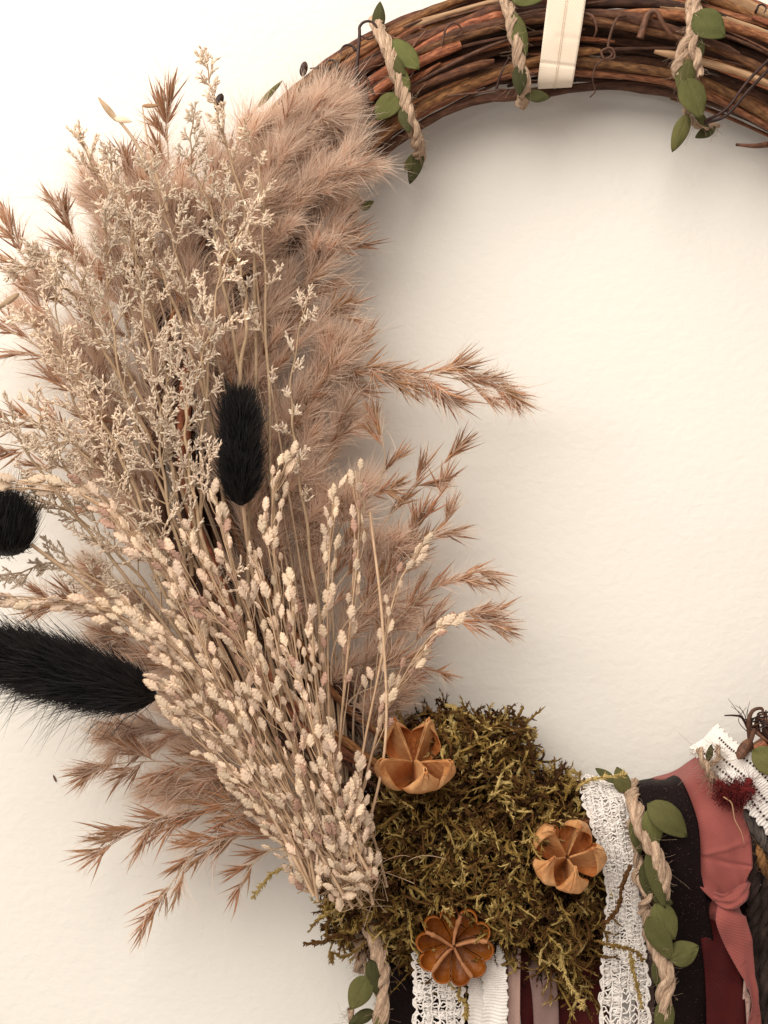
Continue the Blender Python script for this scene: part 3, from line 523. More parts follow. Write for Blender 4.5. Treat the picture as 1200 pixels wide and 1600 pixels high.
def moss(n, zlo, zhi, tlo, thi, lmin, lmax, rad, name, seed=0):
    x = rng.uniform(380, 970, n*3); y = rng.uniform(1090, 1575, n*3); k = inpoly(x, y); keep = (zlo < .6) | (np.sin(x[k]*.083+1.3*np.sin(y[k]*.05))+np.sin(y[k]*.097+x[k]*.03)+rng.normal(0, .5, k.sum()) > -.75); x, y = x[k][keep][:n], y[k][keep][:n]; n = len(x)
    ds = pdist(x, y); H = 62+112*np.sqrt(np.clip(ds/72, 0, 1))
    for cx, cy, pr_ in ((645, 1195, 52), (881, 1340, 52), (709, 1468, 54)):
        H = np.where(np.hypot(x-cx, y-cy) < pr_, np.minimum(H, 125), H)
    d = H*rng.uniform(zlo, zhi, n); kk = (D-d)/D
    base = np.stack([(x-600)*kk, -d, (800-y)*kk], -1)
    # lumps: neighbouring fronds share direction and colour
    lump = np.sin(x*.041+y*.017+seed)+np.sin(y*.053-x*.013+2*seed); ang = lump*2.1+rng.normal(0, .9, n)
    dr = nrm(np.stack([np.cos(ang), -.55-.4*rng.random(n), np.sin(ang)-.25-.7*(y > 1470)], -1))
    ax = nrm(np.cross(dr, rng.normal(size=(n, 3)))); pr = np.cross(ax, dr)
    ln = rng.uniform(lmin, lmax, n)*(1+.7*(y > 1480)*rng.random(n)); K = 9; curl = rng.normal(0, 3.3, n); u = np.linspace(0, 1, K)
    th = curl[:, None]*u[None]**1.3; st_ = ln[:, None]/(K-1)
    inc = (np.cos(th)[..., None]*dr[:, None]+np.sin(th)[..., None]*pr[:, None])*st_[..., None]
    p = base[:, None]+np.cumsum(inc, 1)-inc[:, :1]; p += rng.normal(0, .5, p.shape)
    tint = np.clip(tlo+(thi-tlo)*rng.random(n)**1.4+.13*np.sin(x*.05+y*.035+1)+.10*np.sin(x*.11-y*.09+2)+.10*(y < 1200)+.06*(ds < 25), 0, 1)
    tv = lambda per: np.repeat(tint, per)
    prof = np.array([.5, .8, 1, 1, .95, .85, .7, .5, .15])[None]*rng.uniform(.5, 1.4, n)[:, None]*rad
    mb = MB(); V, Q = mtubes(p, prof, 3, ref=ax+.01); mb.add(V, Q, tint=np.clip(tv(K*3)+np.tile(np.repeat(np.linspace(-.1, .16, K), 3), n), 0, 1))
    m = 17; i = rng.integers(1, K-1, (n, m)); rows = np.arange(n)[:, None]
    b0 = p[rows, i].reshape(-1, 3); t = nrm(p[rows, np.minimum(i+1, K-1)]-p[rows, i-1]).reshape(-1, 3)
    dd = nrm(t+rng.normal(size=t.shape)*.6); ll = rng.uniform(3.5, 8.5, len(b0))
    uu = np.array([0, .45, 1])[None, :, None]; q = b0[:, None]+dd[:, None]*ll[:, None, None]*uu+t[:, None]*(ll[:, None, None]*.25)*uu**2
    V, Q = mtubes(q, np.broadcast_to(np.array([1.0, 1.35, .15])*rad/2.2, (len(b0), 3)), 2); mb.add(V, Q, tint=np.clip(np.repeat(np.repeat(tint, m)+rng.uniform(-.08, .14, len(b0)), 6), 0, 1))
    return mb
mb = moss(5200, .40, .93, .0, .45, 20, 46, 1.9, 'a'); m2 = moss(3600, .84, 1.10, .14, .98, 20, 56, 2.1, 'b', 1.3)  # deep layer tinted darker: shade in the moss hollows put into its colour
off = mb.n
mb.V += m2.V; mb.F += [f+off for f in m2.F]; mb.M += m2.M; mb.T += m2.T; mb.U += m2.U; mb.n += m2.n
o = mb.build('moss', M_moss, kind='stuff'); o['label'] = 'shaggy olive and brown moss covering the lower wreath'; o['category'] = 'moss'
o['kind'] = 'stuff'
# long wandering sprigs of moss that can be told apart
def moss_sprig(label, pts, r, t0):
    g = thing('moss_sprig', label, 'moss', P(*pts[0]), 'loose moss sprigs'); n = 40; p = path(pts, n)+rng.normal(0, .7, (n, 3)); mb = MB()
    r *= .75; V, Q = mtubes(p, r*np.linspace(1, .4, n)*(1+.2*rng.normal(size=n)), 5, ref=(0, 1, .1)); mb.add(V, Q, tint=t0)
    m = int(n*4); i = rng.integers(2, n-1, m); t = nrm(np.gradient(p, axis=0))[i]; dd = nrm(t+rng.normal(size=(m, 3))*.36); ll = rng.uniform(4, 10, m)
    q = p[i][:, None]+dd[:, None]*ll[:, None, None]*np.array([0, .5, 1])[None, :, None]; V, Q = mtubes(q, np.broadcast_to([.8*r/2, 1.1*r/2, .1], (m, 3)), 3); mb.add(V, Q, tint=t0+.1)
    mb.build('frond', M_moss, g)
for a in [('thin yellowish moss sprig reaching over the top of the long lace strip', [(900, 1235, 175), (918, 1220, 185), (935, 1215, 190), (965, 1212, 190), (975, 1208, 190)], 2.6, .95),
          ('curved moss sprig arching up left of the lace top', [(882, 1250, 170), (892, 1225, 180), (905, 1212, 185), (893, 1205, 185)], 2, .7),
          ('moss sprig crossing the long lace strip near its middle', [(930, 1470, 190), (960, 1478, 200), (990, 1486, 200), (1005, 1500, 195)], 2.6, .5),
          ('moss sprig hanging down over the lower part of the long lace strip', [(985, 1488, 200), (990, 1520, 198), (998, 1550, 195), (1002, 1575, 195)], 2.6, .7),
          ('brown moss sprig curving over the lace above its gathered waist', [(985, 1352, 200), (972, 1385, 205), (965, 1420, 202), (940, 1445, 195)], 4.5, .22),
          ('moss sprig dangling in front of the left crochet lace', [(722, 1530, 180), (716, 1555, 185), (728, 1570, 185), (728, 1588, 185)], 3, .72),
          ('stiff brown moss sprig pointing left at the lower left end of the moss', [(560, 1470, 140), (525, 1462, 145), (500, 1472, 145), (476, 1474, 140)], 4, .25),
          ('moss sprig curling off the lower left end toward the wall', [(575, 1470, 150), (540, 1495, 150), (520, 1490, 148), (518, 1502, 148)], 2.6, .5),
          ('loose moss loop hanging under the oat heads at the left', [(470, 1350, 140), (430, 1362, 140), (412, 1380, 140), (395, 1402, 135)], 2.8, .8),
          ('moss sprig standing up behind the upper open pod', [(640, 1165, 120), (628, 1130, 120), (620, 1100, 115), (632, 1088, 112)], 3.4, .55),
          ('bright green moss sprig at the very top of the moss mound', [(720, 1150, 130), (705, 1125, 125), (712, 1108, 120), (700, 1103, 120)], 3.4, .98),
          ('reddish brown moss sprig at the upper right shoulder of the mound', [(835, 1195, 120), (826, 1160, 122), (822, 1140, 120), (812, 1128, 120)], 3.2, .16),
          ('golden moss sprig hanging lowest beneath the middle of the mound', [(875, 1490, 180), (885, 1530, 182), (905, 1560, 180), (912, 1575, 178)], 3.4, .9),
          ('bare brown twig lying diagonal in the moss between the pods', [(722, 1255, 195), (745, 1285, 200), (765, 1310, 198), (778, 1335, 192)], 3, .28)]: moss_sprig(*a)

# ------------------------------------------------------------------ seed pods
def grid(mb, pts, mat_=0, thick=None, mat2=None):
    a, b_ = pts.shape[:2]; idx = np.arange(a*b_).reshape(a, b_); Q = np.stack([idx[:-1, :-1], idx[:-1, 1:], idx[1:, 1:], idx[1:, :-1]], -1).reshape(-1, 4)
    if thick is None: mb.add(pts.reshape(-1, 3), Q, mat_); return
    du = np.gradient(pts, axis=0); dv = np.gradient(pts, axis=1); nn = nrm(np.cross(du, dv)+1e-6)
    mb.add(pts.reshape(-1, 3), Q, mat_); n0 = mb.n; mb.add((pts+nn*thick).reshape(-1, 3), Q[:, ::-1], mat_ if mat2 is None else mat2)
    rim = np.concatenate([idx[:, 0], idx[-1, 1:], idx[::-1, -1][1:], idx[0, ::-1][1:]]); s0 = n0-a*b_
    q2 = np.stack([rim[:-1]+s0, rim[1:]+s0, rim[1:]+n0, rim[:-1]+n0], -1); mb.F.append(q2); mb.M.append(np.full(len(q2), mat_ if mat2 is None else mat2))
def pod(label, c, Rr, H, axis, rot, spread, tips, open_=1.0):
    g = thing('seed_pod', label, 'seed pod', c, 'open dried seed pods'); B = basis(nrm(axis), rot)
    for k in range(5):
        th0 = k*TWO/5+.2*math.sin(k*3+rot); hk = H*tips[k]; u = np.linspace(0, 1, 22); v = np.linspace(-1, 1, 19); U, Vv = np.meshgrid(u, v, indexing='ij')
        rho = Rr*(np.sin(np.clip(U*1.25, 0, 1)*math.pi/2)**.8)*(1-(.52-.5*spread)*(np.clip(U-.45, 0, 1)/.55)**1.4)
        half = R(35.5)*np.where(U < .45, 1, np.clip(1-((np.clip(U, .45, 1)-.45)/.55)**1.25, .012, 1))*(1+.05*math.sin(k*5+rot))
        th = th0+half*Vv
        fold = 1-.14*np.abs(Vv)**3*(U > .1)+.05*(1-np.abs(Vv))*1.0     # keel along the middle, margins turned in
        z = hk*U**1.15-.10*hk*np.abs(Vv)**2*U; rr = rho*fold*(1+.015*np.sin(Vv*6+k))
        pts = np.stack([rr*np.cos(th), rr*np.sin(th), z], -1)+(.8*np.sin(U*9+Vv*5+k)+.7*np.sin(Vv*11-U*6+k*2)+.5*np.sin(U*23+k))[..., None]*.8
        mb = MB(); grid(mb, pts@B.T+c, 0, 1.6, 1); mb.build('valve', [M_podin, M_pod], g)
        # septum: a pale pair of walls from the keel to the axis
        for sg in (-1, 1):
            uu = np.linspace(0.04, .97, 18); ww = np.linspace(0, 1, 12); U, W = np.meshgrid(uu, ww, indexing='ij')
            rk = Rr*(np.sin(np.clip(U*1.25, 0, 1)*math.pi/2)**.8)*(1-(.52-.5*spread)*(np.clip(U-.45, 0, 1)/.55)**1.4)
            inner = 2.0+np.clip((U-.45)/.55, 0, 1)**1.5*(rk-4)
            r_ = inner+(rk*1.02-inner)*W; tt = th0+sg*R(15)*W**1.2*(1-U)**.7+sg*.012
            zz = hk*U**1.15+.05*hk*np.sin(W*math.pi)*(1-W); pts = np.stack([r_*np.cos(tt), r_*np.sin(tt), zz], -1)
            mb = MB(); grid(mb, pts@B.T+c, 0, 1.0*sg); mb.build('septum', M_podin, g)
    mb = MB(); V, Q = mtubes(np.array([[0, 0, -8], [0, 0, 0], [0, 0, H*.45]])@B.T+c, [5, 6, 2.5], 8); mb.add(V, Q); mb.build('column', M_podrib, g)
pod('open orange brown seed pod with tall pointed valve, above the other two', P(646, 1214, 168), 62, 100, (.0, -.80, .60), 1.62, .85, [1.3, 1.0, .78, .82, 1.1])
pod('open tan seed pod beside the long lace strip', P(881, 1352, 168), 61, 84, (.02, -.84, .54), .55, .05, [1.05, 1.0, .95, .95, 1.05])
def star_pod(label, c, Rr, H, axis, rot):
    g = thing('seed_pod', label, 'seed pod', c, 'open dried seed pods'); B = basis(nrm(axis), rot)
    for k in range(5):
        th0 = k*TWO/5; u = np.linspace(0.02, 1, 20); v = np.linspace(-1, 1, 31); U, Vv = np.meshgrid(u, v, indexing='ij'); th = th0+R(35.5)*Vv
        lob = np.abs(np.sin(2.5*2*(th-th0)))**.6; rim = Rr*(.80+.20*lob); ang = U*math.pi*.60
        rr = rim*np.sin(ang)**.85; z = H*(.5-.5*np.cos(ang*1.15)); z += 4*(1-lob)*U
        pts = np.stack([rr*np.cos(th), rr*np.sin(th), z], -1); mb = MB(); grid(mb, pts@B.T+c, 0, 1.6); mb.build('valve', M_pod3, g)
        t = np.linspace(0, 1, 14); q = np.stack([(2+Rr*.80*t)*math.cos(th0), (2+Rr*.80*t)*math.sin(th0), H*(.60+.35*t**1.5+.05*np.sin(t*7+k))], -1)
        bend = 2.5*np.sin(t*3+k); q[:, 0] += -bend*math.sin(th0); q[:, 1] += bend*math.cos(th0)
        mb = MB(); V, Q = mtubes(q@B.T+c, np.interp(t, [0, .2, .8, 1], [2.0, 2.4, 3.5, 2.4])*(1+.12*rng.normal(size=14)), 8, ref=B[:, 2]); mb.add(V, Q)
        qq = np.stack([q, q*[1, 1, .15]], 1); grid(mb, (qq@B.T+c), 0, 1.0); mb.build('rib', M_podrib, g)
star_pod('dark orange star shaped seed pod with five pale ribs, lowest of the three', P(709, 1472, 160), 57, 46, (.0, -.97, .10), 1.75)

# ------------------------------------------------------------------ black bunny tails
def tail(label, a, b_, r, hl, nh, sweep, stem=None, long_=0):
    a = np.asarray(a, float); b_ = np.asarray(b_, float); g = thing('bunny_tail', label, 'dried grass head', b_, 'black dyed bunny tail grasses')
    ax = nrm(b_-a); Ln = np.linalg.norm(b_-a); B = basis(ax); t = np.linspace(0, 1, 30); prof = r*np.clip(1-np.abs(2*t-1)**2.6, .0005, 1)**.5*(1+.06*np.sin(t*9+r))*(.86+.2*t)
    V, Q = mtubes(a+ax*(t*Ln)[:, None], prof*.82, 24, ref=B[:, 0]); MB().add(V, Q).build('core', M_fur, g)
    n = nh; s = rng.uniform(0, 1, n); th = rng.uniform(0, TWO, n); pr = np.interp(s, t, prof)*.8
    rad = B[:, 0]*np.cos(th)[:, None]+B[:, 1]*np.sin(th)[:, None]; base = a+ax*(s*Ln)[:, None]+rad*pr[:, None]
    d = nrm(rad*.75+np.asarray(sweep)*.9+rng.normal(size=(n, 3))*.22+ax*np.clip((s-.85)*5, 0, 1)[:, None]*.2-ax*np.clip((.15-s)*5, 0, 1)[:, None]*.6)
    ln = hl*rng.uniform(.35, 1.0, n)*(1+.8*(rng.random(n) < .12))*(1+.2*np.sin(s*23+th*3)); bend = nrm(np.asarray(sweep))*.5+rng.normal(size=(n, 3))*.12
    u = np.linspace(0, 1, 5)[None, :, None]; q = base[:, None]+d[:, None]*ln[:, None, None]*u+bend[:, None]*ln[:, None, None]*u**2
    V, Q = mtubes(q, np.broadcast_to([.55, .5, .4, .28, .05], (n, 5)), 2); MB().add(V, Q).build('fur', M_fur, g, kind='stuff')
    if long_:
        n = long_; s = rng.uniform(.05, .95, n); base = a+ax*(s*Ln)[:, None]; d = nrm(np.array([-.75, -.1, -.55])+rng.normal(size=(n, 3))*.4); ln = rng.uniform(60, 105, n)
        d[:n//3] = nrm(np.array([-.5, -.1, .8])+rng.normal(size=(n//3, 3))*.3)
        q = base[:, None]+d[:, None]*ln[:, None, None]*u+np.array([-.2, 0, -.15])*ln[:, None, None]*u**2
        V, Q = mtubes(q, np.broadcast_to([.5, .45, .35, .25, .05], (n, 5)), 2); MB().add(V, Q).build('whisker', M_fur, g, kind='stuff')
    if stem: tendril(stem, 2.6, M_oatstem, 30, 'stem', g, taper=False)
up = np.array([0, 0, 1.])
tail('black dyed bunny tail standing upright amid the plumes', P(374, 622, 235), P(377, 790, 235), 25.5, 20, 9000, (0, 0, .8), [(378, 780, 232), (395, 900, 215), (440, 1100, 190), (520, 1340, 160)])
tail('largest black bunny tail, lying slanted below the left cream oat spray', P(-55, 1008, 300), P(246, 1090, 262), 35, 32, 17000, nrm(P(-55, 1008, 300)-P(250, 1092, 262)), [(240, 1088, 262), (330, 1150, 230), (430, 1250, 190), (520, 1350, 160)], long_=420)
tail('black bunny tail tip cut by the left edge of the view', P(-60, 800, 290), P(46, 850, 280), 41, 22, 8000, nrm(np.array([.2, 0, 1.])), [(48, 850, 280), (150, 930, 260), (300, 1080, 220), (500, 1330, 160)])

# ------------------------------------------------------------------ reed plumes
def spik_mesh(nb, nhair, hl, spread, name):
    mb = MB(); n = nb; d = nrm(np.stack([rng.normal(0, .33, n), rng.normal(0, .33, n), np.full(n, 1.)], -1)); ln = rng.uniform(.65, 1.1, n)
    if nb > 1: d[0] = nrm([.06, .04, 1]); ln[0] = 1.1
    u = np.linspace(0, 1, 6); b0 = np.stack([rng.normal(0, .012, n), rng.normal(0, .012, n), rng.uniform(0, .18, n)], -1)
    bend = rng.normal(size=(n, 3))*.07; q = b0[:, None]+d[:, None]*(ln[:, None]*u[None])[..., None]+bend[:, None]*(u**2)[None, :, None]
    V, Q = mtubes(q, np.array([.012, .038, .040, .026, .012, .001])[None]*rng.uniform(.7, 1.2, (n, 1)), 5, flat=.6); mb.add(V, Q, 0)
    n = int(nhair*1.3); d = nrm(np.stack([rng.normal(0, spread, n), rng.normal(0, spread, n), np.full(n, 1.)], -1)); ln = hl*rng.uniform(.45, 1.1, n)
    b0 = np.stack([rng.normal(0, .02, n), rng.normal(0, .02, n), rng.uniform(-.05, .35, n)], -1); bend = rng.normal(size=(n, 3))*.2*hl+np.array([rng.normal(0, .12), rng.normal(0, .12), 0])*hl
    u = np.linspace(0, 1, 5); q = b0[:, None]+d[:, None]*(ln[:, None]*u[None])[..., None]+bend[:, None]*(u**2)[None, :, None]
    V, Q = mtubes(q, np.array([.008, .009, .0075, .005, .001])[None], 2, ref=rng.normal(size=(n, 3))); mb.add(V, Q, 1)
    return mb.mesh(name, [M_glume, M_hair])
SPK = {'sparse': [spik_mesh(3+k % 3, 9, .9, .34, 'spikelet_mesh') for k in range(7)],
       'mid': [spik_mesh(3+k % 3, 17, 1.0, .34, 'spikelet_mesh') for k in range(7)],
       'fluffy': [spik_mesh(2+k % 2, 80, 1.35, .30, 'spikelet_mesh') for k in range(8)]}
BASE = (545, 1388)
def plume(pts, d0, d1, W, n, kind, ls, label, group='dried reed plumes'):
    k = len(pts); ctrl = [(x, y, d0+(d1-d0)*i/(k-1)) for i, (x, y) in enumerate(pts)]
    root = thing('reed_plume', label, 'dried grass', P(pts[0][0], pts[0][1], d0), group)
    x0, y0 = pts[0]; lead = [(BASE[0], BASE[1], 110), (BASE[0]*.5+x0*.5, BASE[1]*.5+y0*.5, .5*110+.5*d0*.8)]
    full = path(lead+ctrl, 60); t = np.linspace(0, 1, 60); V, Q = mtubes(full, 2.3*(1-.75*t), 5, ref=(.05, 1, .1)); MB().add(V, Q).build('stem', M_reedstem, root)
    pan = path(ctrl, 80); tg = nrm(np.gradient(pan, axis=0)); cnt = 0; br = MB(); j = 0
    if kind == 'mid': n = int(n*.78); ls *= 1.1
    if kind == 'sparse': n = int(n*1.1); ls *= 1.08
    nb = max(4, n//4)
    for bi in range(nb):
        f = .02+.96*(bi+rng.uniform(0, 1))/nb; i = int(f*79); az = rng.uniform(0, TWO); T = tg[i]
        perp = nrm(np.cross(T, (math.sin(az), math.cos(az), .3))); perp[1] *= .7
        taper = math.sin(math.pi*min(1, .22+f*.78))**.7+.12; bl = W*1.9*taper*rng.uniform(.6, 1.1); dr = nrm(T+perp*rng.uniform(.25, .62))
        m = max(1, round(n/nb+rng.uniform(-.5, .5))); q = pan[i]+dr*np.linspace(0, bl, 5)[:, None]-np.array([0, 0, 1])*np.linspace(0, 1, 5)[:, None]**2*bl*.12
        V, Q = mtubes(q, [.9, .8, .7, .6, .4], 3); br.add(V, Q)
        for c in range(m):
            s = (c+.6)/m; pos = q[0]+(q[-1]-q[0])*s*1.0; dd = nrm(nrm(q[-1]-q[0])+rng.normal(size=3)*.20)
            kk_ = kind if (kind != 'fluffy' or rng.random() < .68) else 'mid'
            inst('spikelet', SPK[kk_][rng.integers(len(SPK[kk_]))], root, pos, dd, ls*rng.uniform(.75, 1.2), rng.uniform(0, TWO)); cnt += 1
    inst('spikelet', SPK[kind][0], root, pan[-1]-tg[-1]*ls*.8, tg[-1], ls, 0)
    br.build('branchlet', M_reedstem, root, kind='stuff')
DEEP = 'soft tan reed plume buried in the thick of the bunch'
PL = [
 ([(450, 640), (530, 582), (620, 575), (720, 594), (800, 606)], 120, 170, 30, 84, 'mid', 44, 'longest tan reed plume, reaching right across the bare wall'),
 ([(500, 640), (560, 600), (640, 600), (700, 625)], 110, 150, 22, 26, 'mid', 40, 'short reed plume just under the longest one reaching right'),
 ([(520, 900), (560, 800), (600, 730), (590, 645)], 110, 150, 24, 26, 'sparse', 40, 'reed plume with loose spikelets below the longest one, bending back left'),
 ([(500, 980), (570, 860), (640, 770), (722, 700)], 110, 140, 24, 26, 'sparse', 40, 'airy reed plume pointing up right, highest of those right of the oats'),
 ([(540, 1000), (600, 900), (650, 830), (708, 745)], 110, 140, 22, 24, 'sparse', 40, 'airy reed plume second from top among those right of the oats'),
 ([(520, 1020), (590, 920), (650, 860), (700, 815)], 110, 140, 26, 34, 'mid', 38, 'reed plume pointing at the wall right of the tallest oats'),
 ([(560, 1050), (630, 960), (690, 910), (755, 885)], 110, 140, 24, 34, 'mid', 38, 'reed plume with its tip level with the left black tail'),
 ([(560, 1080), (640, 1010), (710, 960), (795, 990)], 130, 160, 24, 42, 'mid', 40, 'lowest long reed plume at right, drooping tip above the moss'),
 ([(540, 1110), (590, 1070), (640, 1040), (680, 1050)], 110, 130, 22, 26, 'mid', 36, 'short reed plume just above the upper open pod'),
 ([(400, 560), (460, 520), (500, 495), (540, 490)], 110, 130, 26, 28, 'mid', 40, 'short reed plume pointing right above the longest one'),
 ([(420, 500), (460, 430), (500, 400), (545, 365)], 110, 130, 30, 36, 'mid', 42, 'reed plume at the inner edge of the wreath below the cut leaf'),
 ([(380, 700), (430, 540), (480, 430), (515, 300)], 110, 150, 46, 74, 'fluffy', 42, 'fluffy reed plume along the inner rim'),
 ([(300, 500), (390, 350), (455, 250), (515, 165)], 140, 170, 44, 92, 'fluffy', 40, 'dense furry reed plume covering the vines, top right of the bunch'),
 ([(360, 420), (440, 320), (490, 285), (545, 252)], 150, 180, 34, 60, 'fluffy', 38, 'dense furry reed plume ending beside the first twine wrap'),
 ([(360, 330), (420, 240), (455, 205), (492, 180)], 160, 185, 32, 52, 'fluffy', 38, 'furry reed plume lying over the wreath rim beside the dark bud'),
 ([(270, 500), (310, 370), (350, 270), (410, 190)], 130, 150, 44, 74, 'fluffy', 42, 'furry reed plume leaning right at the top of the bunch'),
 ([(400, 420), (450, 350), (495, 300), (530, 260)], 170, 195, 34, 50, 'fluffy', 36, 'soft tan plume tuft tucked just inside the inner rim, left of the small cut leaf'),
 ([(240, 430), (262, 320), (262, 220), (256, 150)], 130, 150, 18, 26, 'sparse', 46, 'tallest spiky reed plume at the top of the bunch'),
 ([(200, 520), (215, 400), (205, 300), (190, 240)], 120, 150, 24, 28, 'sparse', 42, 'reed plume left of the tallest, below the broken reed tip'),
 ([(180, 560), (150, 450), (120, 380), (90, 325)], 120, 150, 26, 30, 'sparse', 42, 'reed plume fanning to the upper left'),
 ([(200, 640), (110, 490), (50, 420), (12, 360)], 120, 160, 26, 30, 'sparse', 44, 'reed plume reaching the left edge, topmost there'),
 ([(180, 700), (90, 570), (20, 520), (-60, 490)], 120, 160, 24, 28, 'sparse', 46, 'reed plume cut by the left edge, second from top'),
 ([(180, 760), (90, 680), (20, 650), (-60, 632)], 120, 160, 22, 26, 'sparse', 48, 'reed plume cut by the left edge, third from top'),
 ([(200, 820), (110, 740), (40, 700), (-50, 690)], 120, 150, 20, 16, 'sparse', 42, 'reed plume cut by the left edge just above the cream oats'),
 ([(260, 720), (215, 560), (180, 440), (160, 340)], 100, 130, 52, 76, 'fluffy', 44, 'soft tan plume rising behind the statice with the thick stem at left'), ([(320, 720), (300, 560), (285, 430), (275, 320)], 110, 140, 54, 84, 'fluffy', 44, 'soft tan plume standing tall in the upper middle, left of the upright black tail'),
 ([(370, 780), (375, 620), (390, 490), (400, 380)], 120, 150, 54, 84, 'fluffy', 44, 'soft tan plume directly above the upright black tail'), ([(420, 860), (440, 720), (470, 620), (520, 560)], 100, 130, 50, 80, 'fluffy', 44, 'soft tan plume right of the upright black tail, under the short right pointing plume'),
 ([(450, 960), (475, 820), (500, 720), (530, 650)], 90, 120, 40, 60, 'fluffy', 42, 'soft tan plume right of the tallest oat pair, below the longest plume'), ([(300, 900), (245, 770), (190, 660), (140, 570)], 90, 120, 52, 76, 'fluffy', 44, 'soft tan plume spreading behind the left middle statice'),
 ([(480, 1060), (500, 930), (525, 840), (555, 780)], 90, 120, 38, 50, 'fluffy', 42, 'soft tan plume behind the two tall thin oat stems'), ([(510, 1090), (545, 990), (580, 910), (610, 860)], 90, 115, 32, 38, 'fluffy', 40, 'soft tan plume between the long bare straw and the airy right plumes'),
 ([(350, 1000), (280, 870), (215, 770), (160, 690)], 80, 110, 50, 64, 'fluffy', 42, 'soft tan plume behind the topmost cream oats at left'), ([(340, 640), (350, 500), (375, 400), (430, 310)], 140, 165, 46, 76, 'fluffy', 42, 'soft tan plume between the top statice sprigs and the furry rim plumes'),
 ([(400, 1000), (405, 870), (420, 760), (450, 650)], 90, 120, 52, 76, 'fluffy', 42, 'soft tan plume right behind the upright black tail'), ([(240, 560), (232, 450), (225, 370), (222, 290)], 100, 130, 46, 60, 'fluffy', 42, 'soft tan plume under the broken reed stalk'),
 ([(440, 1120), (430, 1000), (440, 880), (460, 780)], 70, 100, 54, 70, 'fluffy', 42, 'soft shaded plume deep between the tall oat pair and the black tail'), ([(540, 1150), (560, 1080), (590, 1020), (620, 960)], 70, 100, 36, 44, 'fluffy', 40, 'soft shaded plume low at right of the bare straw'),
 ([(320, 460), (360, 380), (400, 320), (440, 250)], 170, 190, 36, 56, 'fluffy', 38, 'soft tan plume tuft lying over the wreath rim above the cut leaf blade'), ([(200, 470), (190, 400), (180, 340), (160, 290)], 140, 160, 34, 40, 'fluffy', 38, 'small soft plume tuft at the upper left below the spiky reeds'),
 ([(150, 640), (110, 560), (80, 500), (60, 440)], 130, 150, 34, 44, 'fluffy', 38, 'small soft plume tuft at the far left among the statice'),
 ([(555, 1260), (570, 1190), (590, 1130), (615, 1075)], 80, 110, 34, 40, 'fluffy', 38, 'soft shaded plume directly behind the upper open pod'), ([(430, 1180), (330, 1060), (240, 960), (150, 880)], 70, 100, 40, 56, 'fluffy', 40, 'soft shaded plume behind the lower cream oats at left'),
 ([(430, 1180), (340, 1100), (260, 1040), (170, 985)], 70, 100, 38, 50, 'fluffy', 40, 'soft shaded plume just above the large black tail'),
 ([(480, 1250), (390, 1210), (260, 1190), (120, 1198)], 110, 150, 32, 66, 'mid', 46, 'reed plume below the large black tail, upper of the three at lower left'),
 ([(470, 1300), (380, 1265), (270, 1270), (135, 1342)], 110, 150, 26, 52, 'sparse', 46, 'reed plume at lower left sloping down, middle of the three'),
 ([(480, 1325), (400, 1305), (310, 1330), (218, 1455)], 110, 150, 24, 46, 'sparse', 46, 'lowest reed plume at lower left, hanging farthest down'),
 ([(490, 1340), (440, 1325), (400, 1345), (375, 1388)], 100, 120, 16, 14, 'sparse', 38, 'small drooping reed spray left of the moss end'),
 ([(430, 1180), (340, 1150), (260, 1140), (180, 1160)], 100, 130, 34, 54, 'fluffy', 38, 'fluffy reed plume right under the large black tail'),
 ([(320, 1060), (220, 1000), (140, 960), (80, 945)], 100, 130, 32, 40, 'mid', 40, 'dark shaded reed plume between the left oats and the large black tail'),
 ([(470, 1300), (390, 1240), (330, 1220), (250, 1225)], 80, 110, 36, 54, 'fluffy', 38, 'fluffy reed plume behind the lowest oat heads'),
]
for p in PL: plume(*p)
# broken reed tip and odd leaves
g = thing('broken_reed', 'broken flat reed stalk bent above the statice at upper left', 'dried grass', P(230, 300, 190))
tendril([(262, 330, 190), (235, 240, 200), (222, 165, 205)], 2.4, M_reedstem, parent=g, name='stem'); tendril([(248, 290, 190), (210, 220, 200), (180, 182, 205), (155, 153, 205)], 3, M_reedstem, parent=g, name='stem')
leaf(P(184, 190, 205), P(153, 152, 205), 9, g, m=M_flstem, cup=.4, name='blade'); leaf(P(178, 184, 207), P(206, 190, 207), 9, g, m=M_oat, cup=.4, name='blade'); leaf(P(222, 165, 205), P(248, 165, 205), 6, g, m=M_glume, cup=.4, name='blade')
g = thing('dry_leaf', 'dry curled grey leaf at the left edge', 'dried grass', P(30, 460, 200))
leaf(P(30, 458, 200), P(-8, 485, 200), 9, g, m=M_flstem, cup=.5, name='blade')

